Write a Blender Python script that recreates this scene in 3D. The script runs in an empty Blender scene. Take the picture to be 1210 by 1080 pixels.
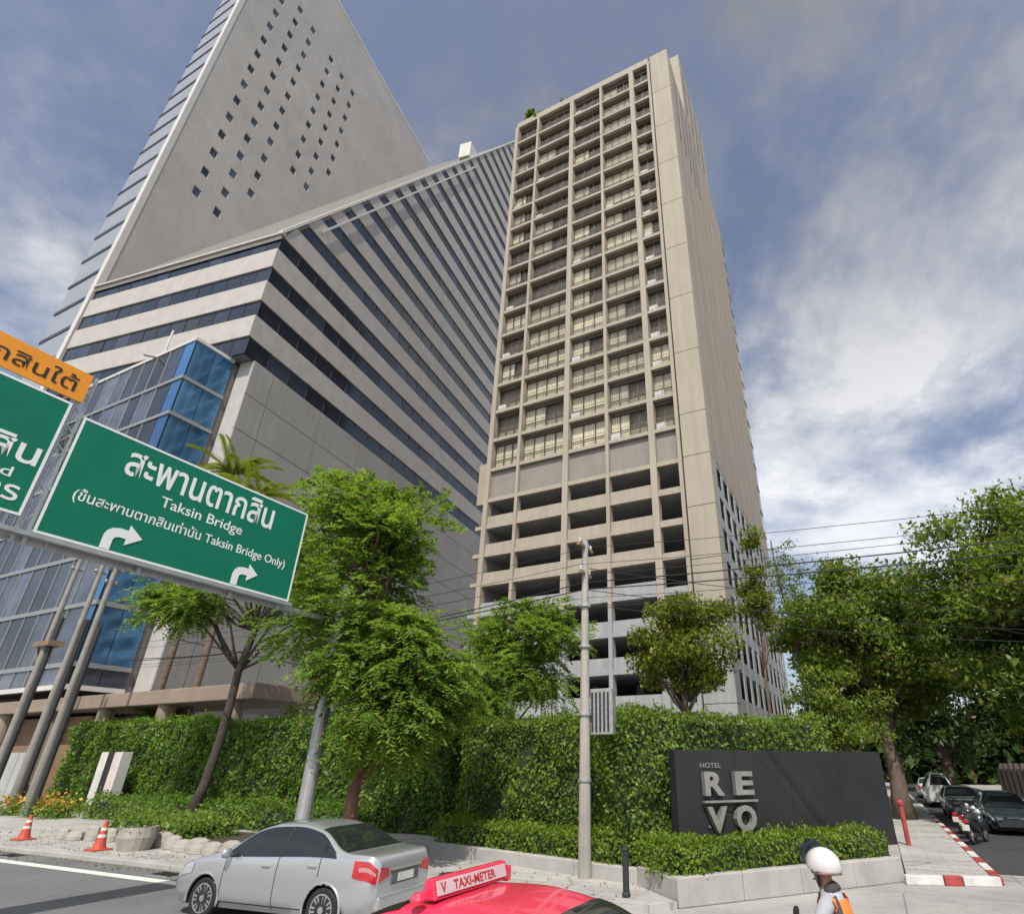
import bpy, bmesh, math, random
import numpy as np
from mathutils import Vector, Matrix, Quaternion

scene = bpy.context.scene
COL = scene.collection
R = math.radians

# ------------------------------------------------------------------ camera, sky, sun, exposure
cam_d = bpy.data.cameras.new('camera')
cam = bpy.data.objects.new('camera', cam_d)
COL.objects.link(cam)
cam.location = (0, 0, 2.5)
cam.rotation_euler = (math.pi / 2 + 0.4449, 0, 0)
cam_d.sensor_width = 36
cam_d.lens = 664.8 / 1210 * 36
cam_d.shift_x = -0.0728
cam_d.shift_y = 0.0369
cam_d.clip_start = 0.1
cam_d.clip_end = 3000
scene.camera = cam

SUN_AZ, SUN_EL = 184.0, 53.0
world = bpy.data.worlds.new('World')
scene.world = world
world.use_nodes = True
wn = world.node_tree
wn.nodes.clear()


def build_world():
    N, L = wn.nodes.new, wn.links.new
    out = N('ShaderNodeOutputWorld')
    bg = N('ShaderNodeBackground')
    bg.inputs['Strength'].default_value = 0.13
    sky = N('ShaderNodeTexSky')
    sky.sky_type = 'NISHITA'
    sky.sun_disc = False
    sky.sun_elevation = R(SUN_EL)
    sky.sun_rotation = R(SUN_AZ)
    sky.air_density = 1.0
    sky.dust_density = 3.0
    sky.ozone_density = 1.2
    tc = N('ShaderNodeTexCoord')
    sep = N('ShaderNodeSeparateXYZ')
    L(tc.outputs['Generated'], sep.inputs[0])

    def m(op, a, b=None, clamp=False):
        n = N('ShaderNodeMath')
        n.operation = op
        n.use_clamp = clamp
        for i, v in enumerate((a, b)):
            if v is None:
                continue
            if isinstance(v, (int, float)):
                n.inputs[i].default_value = v
            else:
                L(v, n.inputs[i])
        return n.outputs[0]
    z = m('MAXIMUM', sep.outputs[2], 0.0)
    den = m('ADD', z, 0.34)
    comb = N('ShaderNodeCombineXYZ')
    L(m('DIVIDE', sep.outputs[0], den), comb.inputs[0])
    L(m('DIVIDE', sep.outputs[1], den), comb.inputs[1])

    def noise(scale, detail, rough, off, dist=0.0, sc=(1, 1, 1)):
        mp = N('ShaderNodeMapping')
        mp.inputs['Location'].default_value = off
        mp.inputs['Scale'].default_value = sc
        L(comb.outputs[0], mp.inputs[0])
        n = N('ShaderNodeTexNoise')
        n.inputs['Scale'].default_value = scale
        n.inputs['Detail'].default_value = detail
        n.inputs['Roughness'].default_value = rough
        n.inputs['Distortion'].default_value = dist
        L(mp.outputs[0], n.inputs['Vector'])
        return n.outputs['Fac']

    def ramp(v, a, b):
        r = N('ShaderNodeMapRange')
        r.interpolation_type = 'SMOOTHSTEP'
        r.inputs['From Min'].default_value = a
        r.inputs['From Max'].default_value = b
        L(v, r.inputs['Value'])
        return r.outputs[0]
    big = ramp(noise(1.45, 12, 0.60, CLOUD_OFF, 0.15), 0.485, 0.68)
    wisp = ramp(noise(4.2, 12, 0.64, (1.7, 5.3, 2.0), 0.25, (1.0, 0.8, 1)), 0.45, 0.75)
    mask = m('ADD', m('MULTIPLY', big, 0.85), m('MULTIPLY', wisp, 0.50), True)
    # clouds darken with elevation: a vignette put into the cloud colour
    shade = N('ShaderNodeMapRange')
    shade.inputs['From Min'].default_value = 0.35
    shade.inputs['From Max'].default_value = 0.93
    shade.inputs['To Min'].default_value = 1.0
    shade.inputs['To Max'].default_value = 0.25
    L(z, shade.inputs['Value'])
    cl = N('ShaderNodeMix')
    cl.data_type = 'RGBA'
    cl.blend_type = 'MULTIPLY'
    cl.inputs[0].default_value = 1.0
    cl.inputs[6].default_value = (7.9, 8.0, 8.3, 1)
    L(shade.outputs[0], cl.inputs[7])
    hs_ = N('ShaderNodeHueSaturation')
    hs_.inputs['Saturation'].default_value = 0.86
    hs_.inputs['Value'].default_value = 1.18
    L(sky.outputs[0], hs_.inputs['Color'])
    mix = N('ShaderNodeMix')
    mix.data_type = 'RGBA'
    L(mask, mix.inputs[0])
    L(hs_.outputs[0], mix.inputs[6])
    L(cl.outputs[2], mix.inputs[7])
    L(mix.outputs[2], bg.inputs['Color'])
    L(bg.outputs[0], out.inputs[0])


AE, AG = 0.43621, R(16.2)          # street grid / office tower turned clockwise from +Y
CLOUD_OFF = (7.7, 0.3, 1.0)
build_world()

S = Vector((math.sin(R(SUN_AZ)) * math.cos(R(SUN_EL)), math.cos(R(SUN_AZ)) * math.cos(R(SUN_EL)), math.sin(R(SUN_EL))))
sun_d = bpy.data.lights.new('sun', 'SUN')
sun_d.energy = 4.4
sun_d.angle = R(0.6)
sun_d.color = (1.0, 0.95, 0.86)
sun = bpy.data.objects.new('sun', sun_d)
COL.objects.link(sun)
sun.location = (0, 0, 200)
sun.rotation_euler = S.to_track_quat('Z', 'Y').to_euler()

scene.view_settings.view_transform = 'Standard'
scene.view_settings.look = 'None'
scene.view_settings.exposure = 0.0
scene.view_settings.gamma = 1.0
scene.view_settings.use_curve_mapping = False
scene.cycles.max_bounces = 6
scene.cycles.transparent_max_bounces = 12

# ------------------------------------------------------------------ axes of the street grid and of the office block
e1 = Vector((math.cos(AE), -math.sin(AE), 0))
e2 = Vector((math.sin(AE), math.cos(AE), 0))


def E(u, v, z=0.0):
    return e1 * u + e2 * v + Vector((0, 0, z))


# ------------------------------------------------------------------ materials
MATS = {}


def mat(name, col, rough=0.7, var=0.12, scale=1.5, metal=0.0, spec=0.5, bump=0.0, bscale=30.0, streak=0.0, coat=0.0,
        dirt=0.0, fine=0.0, orand=None, joints=None):
    if name in MATS:
        return MATS[name]
    m = bpy.data.materials.new(name)
    m.use_nodes = True
    nt = m.node_tree
    N, L = nt.nodes.new, nt.links.new
    p = nt.nodes['Principled BSDF']
    p.inputs['Roughness'].default_value = rough
    p.inputs['Metallic'].default_value = metal
    p.inputs['Specular IOR Level'].default_value = spec
    if coat:
        p.inputs['Coat Weight'].default_value = coat
        p.inputs['Coat Roughness'].default_value = 0.04
    tc = N('ShaderNodeTexCoord')

    def noise(sc, vec=None, detail=6, rgh=0.6):
        n = N('ShaderNodeTexNoise')
        n.inputs['Scale'].default_value = sc
        n.inputs['Detail'].default_value = detail
        n.inputs['Roughness'].default_value = rgh
        L(vec or tc.outputs['Object'], n.inputs['Vector'])
        return n.outputs['Fac']

    def rng(v, a, b, lo, hi):
        r = N('ShaderNodeMapRange')
        r.inputs['From Min'].default_value = a
        r.inputs['From Max'].default_value = b
        r.inputs['To Min'].default_value = lo
        r.inputs['To Max'].default_value = hi
        L(v, r.inputs['Value'])
        return r.outputs[0]

    def mul(a, b):
        n = N('ShaderNodeMath')
        n.operation = 'MULTIPLY'
        L(a, n.inputs[0])
        L(b, n.inputs[1])
        return n.outputs[0]
    f = rng(noise(scale), 0.3, 0.7, 1 - var, 1 + var)
    if fine:
        f = mul(f, rng(noise(scale * 25, None, 3), 0.3, 0.7, 1 - fine, 1 + fine))
    if streak:
        mp = N('ShaderNodeMapping')
        mp.inputs['Scale'].default_value = (1, 1, 0.05)
        L(tc.outputs['Object'], mp.inputs[0])
        f = mul(f, rng(noise(2.2, mp.outputs[0], 7, 0.7), 0.38, 0.7, 1.0 + streak * 0.3, 1 - streak))
    if dirt:
        f = mul(f, rng(noise(0.35, None, 8, 0.75), 0.45, 0.65, 1.0, 1 - dirt))
    if joints:
        bt = N('ShaderNodeTexBrick')
        bt.inputs['Scale'].default_value = 1.0
        bt.inputs['Brick Width'].default_value = joints[0]
        bt.inputs['Row Height'].default_value = joints[1]
        bt.inputs['Mortar Size'].default_value = joints[2]
        bt.inputs['Color1'].default_value = (1, 1, 1, 1)
        bt.inputs['Color2'].default_value = (0.86, 0.86, 0.86, 1)
        bt.inputs['Mortar'].default_value = (0.62, 0.61, 0.6, 1)
        mpj = N('ShaderNodeMapping')
        mpj.inputs['Rotation'].default_value = (0, 0, AE)
        L(tc.outputs['Object'], mpj.inputs[0])
        L(mpj.outputs[0], bt.inputs['Vector'])
        f = mul(f, bt.outputs['Color'])
        vo = N('ShaderNodeTexVoronoi')
        vo.feature = 'DISTANCE_TO_EDGE'
        vo.inputs['Scale'].default_value = 0.22
        wv = N('ShaderNodeTexNoise')
        wv.inputs['Scale'].default_value = 1.6
        wv.inputs['Detail'].default_value = 6
        L(tc.outputs['Object'], wv.inputs['Vector'])
        wm = N('ShaderNodeMix')
        wm.data_type = 'VECTOR'
        wm.inputs[0].default_value = 0.30
        L(tc.outputs['Object'], wm.inputs[4])
        L(wv.outputs['Color'], wm.inputs[5])
        L(wm.outputs[1], vo.inputs['Vector'])
        f = mul(f, rng(vo.outputs['Distance'], 0.0, 0.006, 0.55, 1.0))
    if orand:
        oi = N('ShaderNodeObjectInfo')
        cr_ = N('ShaderNodeMapRange')
        cr_.interpolation_type = 'SMOOTHSTEP'
        cr_.inputs['From Min'].default_value = orand[0]
        cr_.inputs['From Max'].default_value = 1.0
        cr_.inputs['To Min'].default_value = orand[1]
        cr_.inputs['To Max'].default_value = orand[2]
        L(oi.outputs['Random'], cr_.inputs['Value'])
        f = mul(f, cr_.outputs[0])
    mx = N('ShaderNodeVectorMath')
    mx.operation = 'SCALE'
    mx.inputs[0].default_value = col[:3]
    L(f, mx.inputs['Scale'])
    L(mx.outputs[0], p.inputs['Base Color'])
    if bump:
        b = N('ShaderNodeBump')
        b.inputs['Strength'].default_value = bump
        b.inputs['Distance'].default_value = 0.02
        L(noise(bscale, None, 4), b.inputs['Height'])
        L(b.outputs[0], p.inputs['Normal'])
    MATS[name] = m
    return m


def leaf_mat(name, c1, c2, trans=0.35, rough=0.5):
    m = bpy.data.materials.new(name)
    m.use_nodes = True
    nt = m.node_tree
    N, L = nt.nodes.new, nt.links.new
    p = nt.nodes['Principled BSDF']
    out = nt.nodes['Material Output']
    geo = N('ShaderNodeNewGeometry')
    tc = N('ShaderNodeTexCoord')
    n = N('ShaderNodeTexNoise')
    n.inputs['Scale'].default_value = 0.9
    n.inputs['Detail'].default_value = 3
    L(tc.outputs['Object'], n.inputs['Vector'])
    a = N('ShaderNodeMath')
    a.operation = 'MULTIPLY_ADD'
    L(n.outputs['Fac'], a.inputs[0])
    a.inputs[1].default_value = 1.4
    a.inputs[2].default_value = -0.62
    s = N('ShaderNodeMath')
    s.operation = 'MULTIPLY_ADD'
    s.use_clamp = True
    L(geo.outputs['Random Per Island'], s.inputs[0])
    s.inputs[1].default_value = 0.8
    L(a.outputs[0], s.inputs[2])
    mx = N('ShaderNodeMix')
    mx.data_type = 'RGBA'
    L(s.outputs[0], mx.inputs[0])
    mx.inputs[6].default_value = (*c1, 1)
    mx.inputs[7].default_value = (*c2, 1)
    gt = N('ShaderNodeMath')
    gt.operation = 'GREATER_THAN'
    gt.inputs[1].default_value = 0.965
    L(geo.outputs['Random Per Island'], gt.inputs[0])
    dead = N('ShaderNodeMix')
    dead.data_type = 'RGBA'
    L(gt.outputs[0], dead.inputs[0])
    L(mx.outputs[2], dead.inputs[6])
    dead.inputs[7].default_value = (0.17, 0.115, 0.035, 1)
    mx = dead
    L(mx.outputs[2], p.inputs['Base Color'])
    p.inputs['Roughness'].default_value = rough
    p.inputs['Specular IOR Level'].default_value = 0.35
    t = N('ShaderNodeBsdfTranslucent')
    g = N('ShaderNodeMix')
    g.data_type = 'RGBA'
    g.blend_type = 'MULTIPLY'
    g.inputs[0].default_value = 1
    L(mx.outputs[2], g.inputs[6])
    g.inputs[7].default_value = (1.5, 1.6, 0.6, 1)
    L(g.outputs[2], t.inputs['Color'])
    ms = N('ShaderNodeMixShader')
    ms.inputs[0].default_value = trans
    L(p.outputs[0], ms.inputs[1])
    L(t.outputs[0], ms.inputs[2])
    L(ms.outputs[0], out.inputs['Surface'])
    return m


def thin_glass(name, tint, refl=0.25):
    m = bpy.data.materials.new(name)
    m.use_nodes = True
    nt = m.node_tree
    nt.nodes.clear()
    N, L = nt.nodes.new, nt.links.new
    out = N('ShaderNodeOutputMaterial')
    t = N('ShaderNodeBsdfTransparent')
    t.inputs[0].default_value = (*tint, 1)
    g = N('ShaderNodeBsdfGlossy')
    g.inputs['Roughness'].default_value = 0.06
    lw = N('ShaderNodeLayerWeight')
    lw.inputs['Blend'].default_value = 0.5
    f = N('ShaderNodeMath')
    f.operation = 'POWER'
    L(lw.outputs['Facing'], f.inputs[0])
    f.inputs[1].default_value = 4.0
    a = N('ShaderNodeMath')
    a.operation = 'MULTIPLY_ADD'
    L(f.outputs[0], a.inputs[0])
    a.inputs[1].default_value = 0.4
    a.inputs[2].default_value = refl
    a.use_clamp = True
    ms = N('ShaderNodeMixShader')
    L(a.outputs[0], ms.inputs[0])
    L(t.outputs[0], ms.inputs[1])
    L(g.outputs[0], ms.inputs[2])
    L(ms.outputs[0], out.inputs[0])
    return m


M_asphalt = mat('asphalt', (0.145, 0.15, 0.152), 0.85, 0.14, 0.4, bump=0.25, bscale=60, dirt=0.16, fine=0.12)
M_concrete_road = mat('worn concrete road', (0.37, 0.36, 0.345), 0.85, 0.10, 0.5, bump=0.2, bscale=50, dirt=0.28, fine=0.07, joints=(5.0, 4.0, 0.02))
M_pave = mat('pale pavement', (0.43, 0.415, 0.39), 0.85, 0.10, 0.8, bump=0.15, bscale=40, dirt=0.25, fine=0.08, joints=(0.8, 0.4, 0.012))
M_curb = mat('curb concrete', (0.37, 0.36, 0.335), 0.85, 0.15, 1.5, bump=0.2, dirt=0.2)
M_white_line = mat('white road paint', (0.66, 0.66, 0.63), 0.7, 0.12, 3.0, fine=0.12)
M_red_paint = mat('red kerb paint', (0.34, 0.05, 0.045), 0.75, 0.3, 4.0, dirt=0.35, fine=0.25)
M_white_paint = mat('white kerb paint', (0.60, 0.59, 0.56), 0.7, 0.15, 4.0, dirt=0.3, fine=0.15)
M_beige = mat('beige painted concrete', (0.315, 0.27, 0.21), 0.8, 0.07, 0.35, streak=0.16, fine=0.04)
M_beige_lit = mat('sunlit beige painted concrete', (0.345, 0.305, 0.245), 0.8, 0.06, 0.35, streak=0.14, fine=0.04)  # lighter copy of the beige, with sunlight put into the colour
M_deck = mat('pale grey concrete', (0.30, 0.31, 0.315), 0.8, 0.08, 0.5, streak=0.2, fine=0.05)  # greyer tone than the beige, for the lower levels and side grid
M_shadeconc = mat('shaded concrete', (0.24, 0.24, 0.24), 0.9, 0.1, 0.5)  # darker tone for the parking interior, its shade put into the colour
M_blank = mat('greyed infill panel', (0.24, 0.22, 0.19), 0.8, 0.08, 0.6, streak=0.12)
M_room = mat('room wall', (0.20, 0.165, 0.125), 0.8, 0.2, 0.6)
M_curtain = mat('cream curtain', (0.60, 0.55, 0.46), 0.9, 0.08, 2.0, streak=0.15, orand=(0.0, 0.72, 1.1))
M_frame = mat('bronze frame', (0.09, 0.075, 0.055), 0.45, 0.1, 3.0, metal=0.3)
M_rail = mat('dull railing', (0.20, 0.18, 0.15), 0.5, 0.1, 3.0, metal=0.3)
M_ac = mat('white appliance', (0.62, 0.62, 0.60), 0.5, 0.05, 3.0)
M_granite = mat('pinkish grey granite', (0.415, 0.392, 0.37), 0.75, 0.10, 0.7, fine=0.14, streak=0.06)
M_granite_side = M_granite
M_tower = mat('pale grey panel wall', (0.415, 0.398, 0.375), 0.8, 0.08, 0.10, streak=0.05, fine=0.02, dirt=0.10)
M_block = mat('grey fair concrete', (0.31, 0.30, 0.285), 0.8, 0.08, 0.25, streak=0.1, fine=0.05)
M_block_dark = mat('joint grey', (0.17, 0.16, 0.15), 0.9, 0.05, 1.0)
M_white_edge = mat('white edge trim', (0.54, 0.53, 0.51), 0.6, 0.06, 0.5)
M_dglass = mat('dark office glass', (0.022, 0.030, 0.044), 0.09, 0.35, 0.25, spec=0.7, orand=(0.55, 0.8, 1.9))
M_swin = mat('bluish small window glass', (0.05, 0.075, 0.115), 0.10, 0.3, 0.3, spec=0.7, orand=(0.3, 0.7, 2.6))
M_bglass = mat('blue reflective glass', (0.10, 0.27, 0.52), 0.06, 0.25, 0.15, spec=1.0, metal=0.7, orand=(0.0, 0.7, 1.25))
M_brownglass = mat('smoked glass', (0.036, 0.042, 0.056), 0.09, 0.5, 0.3, spec=0.7, orand=(0.4, 0.8, 3.0))
M_mull = mat('grey mullion', (0.30, 0.31, 0.32), 0.45, 0.05, 2.0, metal=0.4)
M_silverband = mat('silvery cladding', (0.42, 0.43, 0.45), 0.35, 0.06, 0.3, metal=0.35)
M_dmull = mat('dark mullion', (0.07, 0.075, 0.085), 0.45, 0.05, 2.0, metal=0.4)
M_brown = mat('brown canopy', (0.25, 0.195, 0.15), 0.7, 0.12, 0.6)
M_signgreen = mat('green sign sheeting', (0.004, 0.165, 0.098), 0.62, 0.06, 1.5, spec=0.25, fine=0.03)
M_signorange = mat('orange sign sheeting', (0.80, 0.30, 0.02), 0.4, 0.06, 1.5)
M_signwhite = mat('white sign film', (0.78, 0.80, 0.78), 0.45, 0.04, 2.0)
M_signblack = mat('black sign film', (0.03, 0.022, 0.015), 0.5, 0.04, 2.0)
M_galv = mat('galvanised steel', (0.40, 0.41, 0.41), 0.5, 0.15, 4.0, metal=0.6, fine=0.1)
M_rust = mat('rust stained steel', (0.24, 0.17, 0.12), 0.7, 0.3, 3.0, metal=0.2)
M_pole = mat('weathered concrete pole', (0.34, 0.325, 0.29), 0.9, 0.15, 1.2, streak=0.28, bump=0.3, bscale=25, fine=0.1)
M_polegrey = mat('grimy concrete pole', (0.25, 0.24, 0.22), 0.9, 0.2, 1.2, streak=0.35, fine=0.1)
M_darkpole = mat('dark iron', (0.035, 0.037, 0.04), 0.5, 0.15, 3.0, metal=0.3)
M_black = mat('black rubber', (0.016, 0.016, 0.017), 0.75, 0.1, 3.0)
M_wallblack = mat('charcoal wall cladding', (0.024, 0.024, 0.026), 0.5, 0.2, 0.5, spec=0.4, dirt=0.2)
M_steel = mat('brushed letter steel', (0.36, 0.35, 0.33), 0.38, 0.15, 3.0, metal=0.6)
M_bark = mat('grey brown bark', (0.13, 0.10, 0.075), 0.9, 0.3, 4.0, bump=0.8, bscale=18, streak=0.2)
M_barkdark = mat('dark bark', (0.055, 0.043, 0.034), 0.9, 0.3, 4.0, bump=0.8, bscale=18)
M_bark_red = mat('reddish bark', (0.16, 0.085, 0.06), 0.9, 0.3, 4.0, bump=0.8, bscale=18)
M_soil = mat('dark soil', (0.05, 0.04, 0.03), 0.95, 0.3, 3.0)
M_hedgecore = mat('inner twigs', (0.026, 0.042, 0.013), 0.95, 0.4, 2.0)
M_stone = mat('grey edging stone', (0.33, 0.31, 0.27), 0.9, 0.25, 2.0, bump=0.5, bscale=12)

L_bright = leaf_mat('bright leaf', (0.075, 0.155, 0.026), (0.27, 0.37, 0.075), 0.46)
L_yellow = leaf_mat('yellow green leaf', (0.085, 0.12, 0.012), (0.21, 0.24, 0.026), 0.38)
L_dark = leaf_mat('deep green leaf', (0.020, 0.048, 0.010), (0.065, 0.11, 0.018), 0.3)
L_mid = leaf_mat('mid green leaf', (0.065, 0.12, 0.015), (0.23, 0.285, 0.046), 0.42)
L_hedge = leaf_mat('hedge leaf', (0.06, 0.12, 0.016), (0.21, 0.29, 0.038), 0.38)
L_ivy = leaf_mat('ivy leaf', (0.05, 0.12, 0.016), (0.18, 0.30, 0.036), 0.38)
L_low = leaf_mat('clipped shrub leaf', (0.06, 0.135, 0.012), (0.24, 0.32, 0.030), 0.40)
L_flower = leaf_mat('flower petals', (0.55, 0.20, 0.03), (0.70, 0.50, 0.10), 0.3)
G_window = thin_glass('window glass', (0.98, 0.98, 0.95), 0.02)


# ------------------------------------------------------------------ scene graph helpers
def tag(o, label=None, cat=None, group=None, kind=None):
    if label:
        o['label'] = label
    if cat:
        o['category'] = cat
    if group:
        o['group'] = group
    if kind:
        o['kind'] = kind
    return o


def thing(name, label, cat, loc=(0, 0, 0), rz=0.0, group=None):
    o = bpy.data.objects.new(name, None)
    COL.objects.link(o)
    o.location = loc
    o.rotation_euler = (0, 0, rz)
    o.empty_display_size = 0.3
    return tag(o, label, cat, group)


def link(name, me, parent=None, loc=None):
    o = bpy.data.objects.new(name, me)
    COL.objects.link(o)
    if parent:
        o.parent = parent
    if loc is not None:
        o.location = loc
    return o


def copy_tree(o, parent=None):
    c = o.copy()
    COL.objects.link(c)
    c.parent = parent
    for ch in o.children:
        copy_tree(ch, c)
    return c


class MB:
    def __init__(self):
        self.v, self.f, self.mi = [], [], []
        self.cur = 0

    def add(self, vs, fs):
        b = len(self.v)
        self.v += [tuple(p) for p in vs]
        self.f += [tuple(b + i for i in f) for f in fs]
        self.mi += [self.cur] * len(fs)
        return self

    def box(self, x0, x1, y0, y1, z0, z1):
        vs = [(x, y, z) for z in (z0, z1) for y in (y0, y1) for x in (x0, x1)]
        return self.add(vs, [(0, 2, 3, 1), (4, 5, 7, 6), (0, 1, 5, 4), (2, 6, 7, 3), (0, 4, 6, 2), (1, 3, 7, 5)])

    def prism(self, poly, z0, z1):
        n = len(poly)
        a = sum(poly[i][0] * poly[(i + 1) % n][1] - poly[(i + 1) % n][0] * poly[i][1] for i in range(n))
        if a < 0:
            poly = poly[::-1]
        vs = [(x, y, z0) for x, y in poly] + [(x, y, z1) for x, y in poly]
        fs = [tuple(range(n - 1, -1, -1)), tuple(range(n, 2 * n))]
        fs += [(i, (i + 1) % n, n + (i + 1) % n, n + i) for i in range(n)]
        return self.add(vs, fs)

    def extrude(self, poly3, vec):
        n = len(poly3)
        vs = [tuple(p) for p in poly3] + [tuple(Vector(p) + Vector(vec)) for p in poly3]
        fs = [tuple(range(n - 1, -1, -1)), tuple(range(n, 2 * n))]
        fs += [(i, (i + 1) % n, n + (i + 1) % n, n + i) for i in range(n)]
        return self.add(vs, fs)

    def tube(self, pts, rad, n=8, caps=True):
        pts = [Vector(p) for p in pts]
        if isinstance(rad, (int, float)):
            rad = [rad] * len(pts)
        rings = []
        prev = None
        for i, p in enumerate(pts):
            d = (pts[min(i + 1, len(pts) - 1)] - pts[max(i - 1, 0)])
            d = d.normalized() if d.length > 1e-9 else Vector((0, 0, 1))
            if prev is None:
                a = d.orthogonal().normalized()
            else:
                a = (prev - d * prev.dot(d))
                a = a.normalized() if a.length > 1e-6 else d.orthogonal().normalized()
            prev = a
            b = d.cross(a)
            rings.append([p + (a * math.cos(2 * math.pi * k / n) + b * math.sin(2 * math.pi * k / n)) * rad[i] for k in range(n)])
        vs = [q for r in rings for q in r]
        fs = []
        for i in range(len(pts) - 1):
            for k in range(n):
                fs.append((i * n + k, i * n + (k + 1) % n, (i + 1) * n + (k + 1) % n, (i + 1) * n + k))
        if caps:
            fs.append(tuple(range(n - 1, -1, -1)))
            fs.append(tuple((len(pts) - 1) * n + k for k in range(n)))
        return self.add(vs, fs)

    def bar(self, a, b, w, h=None):
        a, b = Vector(a), Vector(b)
        h = h or w
        d = (b - a).normalized()
        s = d.cross(Vector((0, 0, 1)))
        s = s.normalized() if s.length > 1e-4 else Vector((1, 0, 0))
        t = s.cross(d)
        q = [s * w / 2 + t * h / 2, -s * w / 2 + t * h / 2, -s * w / 2 - t * h / 2, s * w / 2 - t * h / 2]
        vs = [a + x for x in q] + [b + x for x in q]
        return self.add(vs, [(0, 1, 2, 3), (7, 6, 5, 4), (0, 4, 5, 1), (1, 5, 6, 2), (2, 6, 7, 3), (3, 7, 4, 0)])

    def lathe(self, prof, n=16, c=(0, 0, 0), axis='z', squash=(1, 1, 1)):
        vs, fs = [], []
        for r, h in prof:
            for k in range(n):
                a = 2 * math.pi * k / n
                p = (r * math.cos(a), r * math.sin(a), h)
                if axis == 'y':
                    p = (p[0], p[2], p[1])
                elif axis == 'x':
                    p = (p[2], p[0], p[1])
                vs.append((c[0] + p[0] * squash[0], c[1] + p[1] * squash[1], c[2] + p[2] * squash[2]))
        for i in range(len(prof) - 1):
            for k in range(n):
                fs.append((i * n + k, i * n + (k + 1) % n, (i + 1) * n + (k + 1) % n, (i + 1) * n + k))
        fs.append(tuple(range(n)))
        fs.append(tuple((len(prof) - 1) * n + k for k in range(n)))
        return self.add(vs, fs)

    def mesh(self, name, mats, smooth=False):
        me = bpy.data.meshes.new(name)
        me.from_pydata(self.v, [], self.f)
        if not isinstance(mats, (list, tuple)):
            mats = [mats]
        for m in mats:
            me.materials.append(m)
        if len(mats) > 1:
            me.polygons.foreach_set('material_index', self.mi)
        bm = bmesh.new()
        bm.from_mesh(me)
        bmesh.ops.recalc_face_normals(bm, faces=bm.faces)
        bm.to_mesh(me)
        bm.free()
        if smooth:
            me.polygons.foreach_set('use_smooth', [True] * len(me.polygons))
        me.update()
        return me

    def build(self, name, mats, parent=None, smooth=False, loc=None, kind=None, bevel=0.0):
        o = link(name, self.mesh(name, mats, smooth), parent, loc)
        if kind:
            o['kind'] = kind
        if bevel:
            b = o.modifiers.new('soft edges', 'BEVEL')
            b.width = bevel
            b.segments = 2
            b.limit_method = 'ANGLE'
        return o


_TEXT = {}


def text_part(name, s, m, parent, origin, xdir, ydir, width=None, height=None, extrude=0.01, offset=0.0, bold=0.0):
    """flat lettering: outlines of the built-in font turned into a mesh"""
    c = bpy.data.curves.new('lettering', 'FONT')
    c.body = s
    c.size = 1
    c.offset = bold
    c.extrude = 0
    c.resolution_u = 3
    o = bpy.data.objects.new('lettering', c)
    COL.objects.link(o)
    bpy.context.view_layer.update()
    dg = bpy.context.evaluated_depsgraph_get()
    me = bpy.data.meshes.new_from_object(o.evaluated_get(dg))
    bpy.data.objects.remove(o)
    bpy.data.curves.remove(c)
    n = len(me.vertices)
    co = np.empty(n * 3)
    me.vertices.foreach_get('co', co)
    co = co.reshape(-1, 3)
    lo, hi = co.min(0), co.max(0)
    sx = width / (hi[0] - lo[0]) if width else None
    sy = height / (hi[1] - lo[1]) if height else None
    sx = sx or sy
    sy = sy or sx
    xd, yd = np.array(xdir), np.array(ydir)
    zd = np.cross(xd, yd)
    p = np.array(origin) + np.outer((co[:, 0] - lo[0]) * sx, xd) + np.outer((co[:, 1] - lo[1]) * sy, yd)
    bm = bmesh.new()
    bm.from_mesh(me)
    for v, q in zip(bm.verts, p):
        v.co = q
    if extrude:
        r = bmesh.ops.extrude_face_region(bm, geom=bm.faces[:])
        for g in r['geom']:
            if isinstance(g, bmesh.types.BMVert):
                g.co += Vector(zd) * extrude
        bmesh.ops.recalc_face_normals(bm, faces=bm.faces)
    for f in bm.faces:
        f.smooth = False
    bm.to_mesh(me)
    bm.free()
    me.materials.clear()
    me.materials.append(m)
    return link(name, me, parent)


# ------------------------------------------------------------------ foliage helpers
def quad_mesh(name, Q, m):
    n = len(Q)
    me = bpy.data.meshes.new(name)
    me.vertices.add(4 * n)
    me.vertices.foreach_set('co', np.ascontiguousarray(Q, dtype=np.float32).ravel())
    me.loops.add(4 * n)
    me.loops.foreach_set('vertex_index', np.arange(4 * n, dtype=np.int32))
    me.polygons.add(n)
    me.polygons.foreach_set('loop_start', np.arange(0, 4 * n, 4, dtype=np.int32))
    me.update(calc_edges=True)
    me.materials.append(m)
    return me


def unit(a):
    return a / (np.linalg.norm(a, axis=1, keepdims=True) + 1e-9)


def leaf_quads(P, rng, size, axis=None, nrm=None, aspect=0.5, jitter=1.0, fold=0.12):
    n = len(P)
    a = rng.normal(size=(n, 3)) * jitter + (axis if axis is not None else 0)
    a = unit(a)
    b = rng.normal(size=(n, 3)) + (nrm if nrm is not None else np.array([0, -0.3, 1.5]))
    b = unit(np.cross(a, b))
    nn = np.cross(a, b)
    Ls = size * rng.uniform(0.5, 1.45, size=(n, 1))
    W = Ls * aspect
    Q = np.empty((n, 4, 3))
    Q[:, 0] = P - a * Ls * 0.5
    Q[:, 1] = P + b * W * 0.5 + nn * Ls * fold
    Q[:, 2] = P + a * Ls * 0.5
    Q[:, 3] = P - b * W * 0.5 + nn * Ls * fold
    return Q


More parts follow.
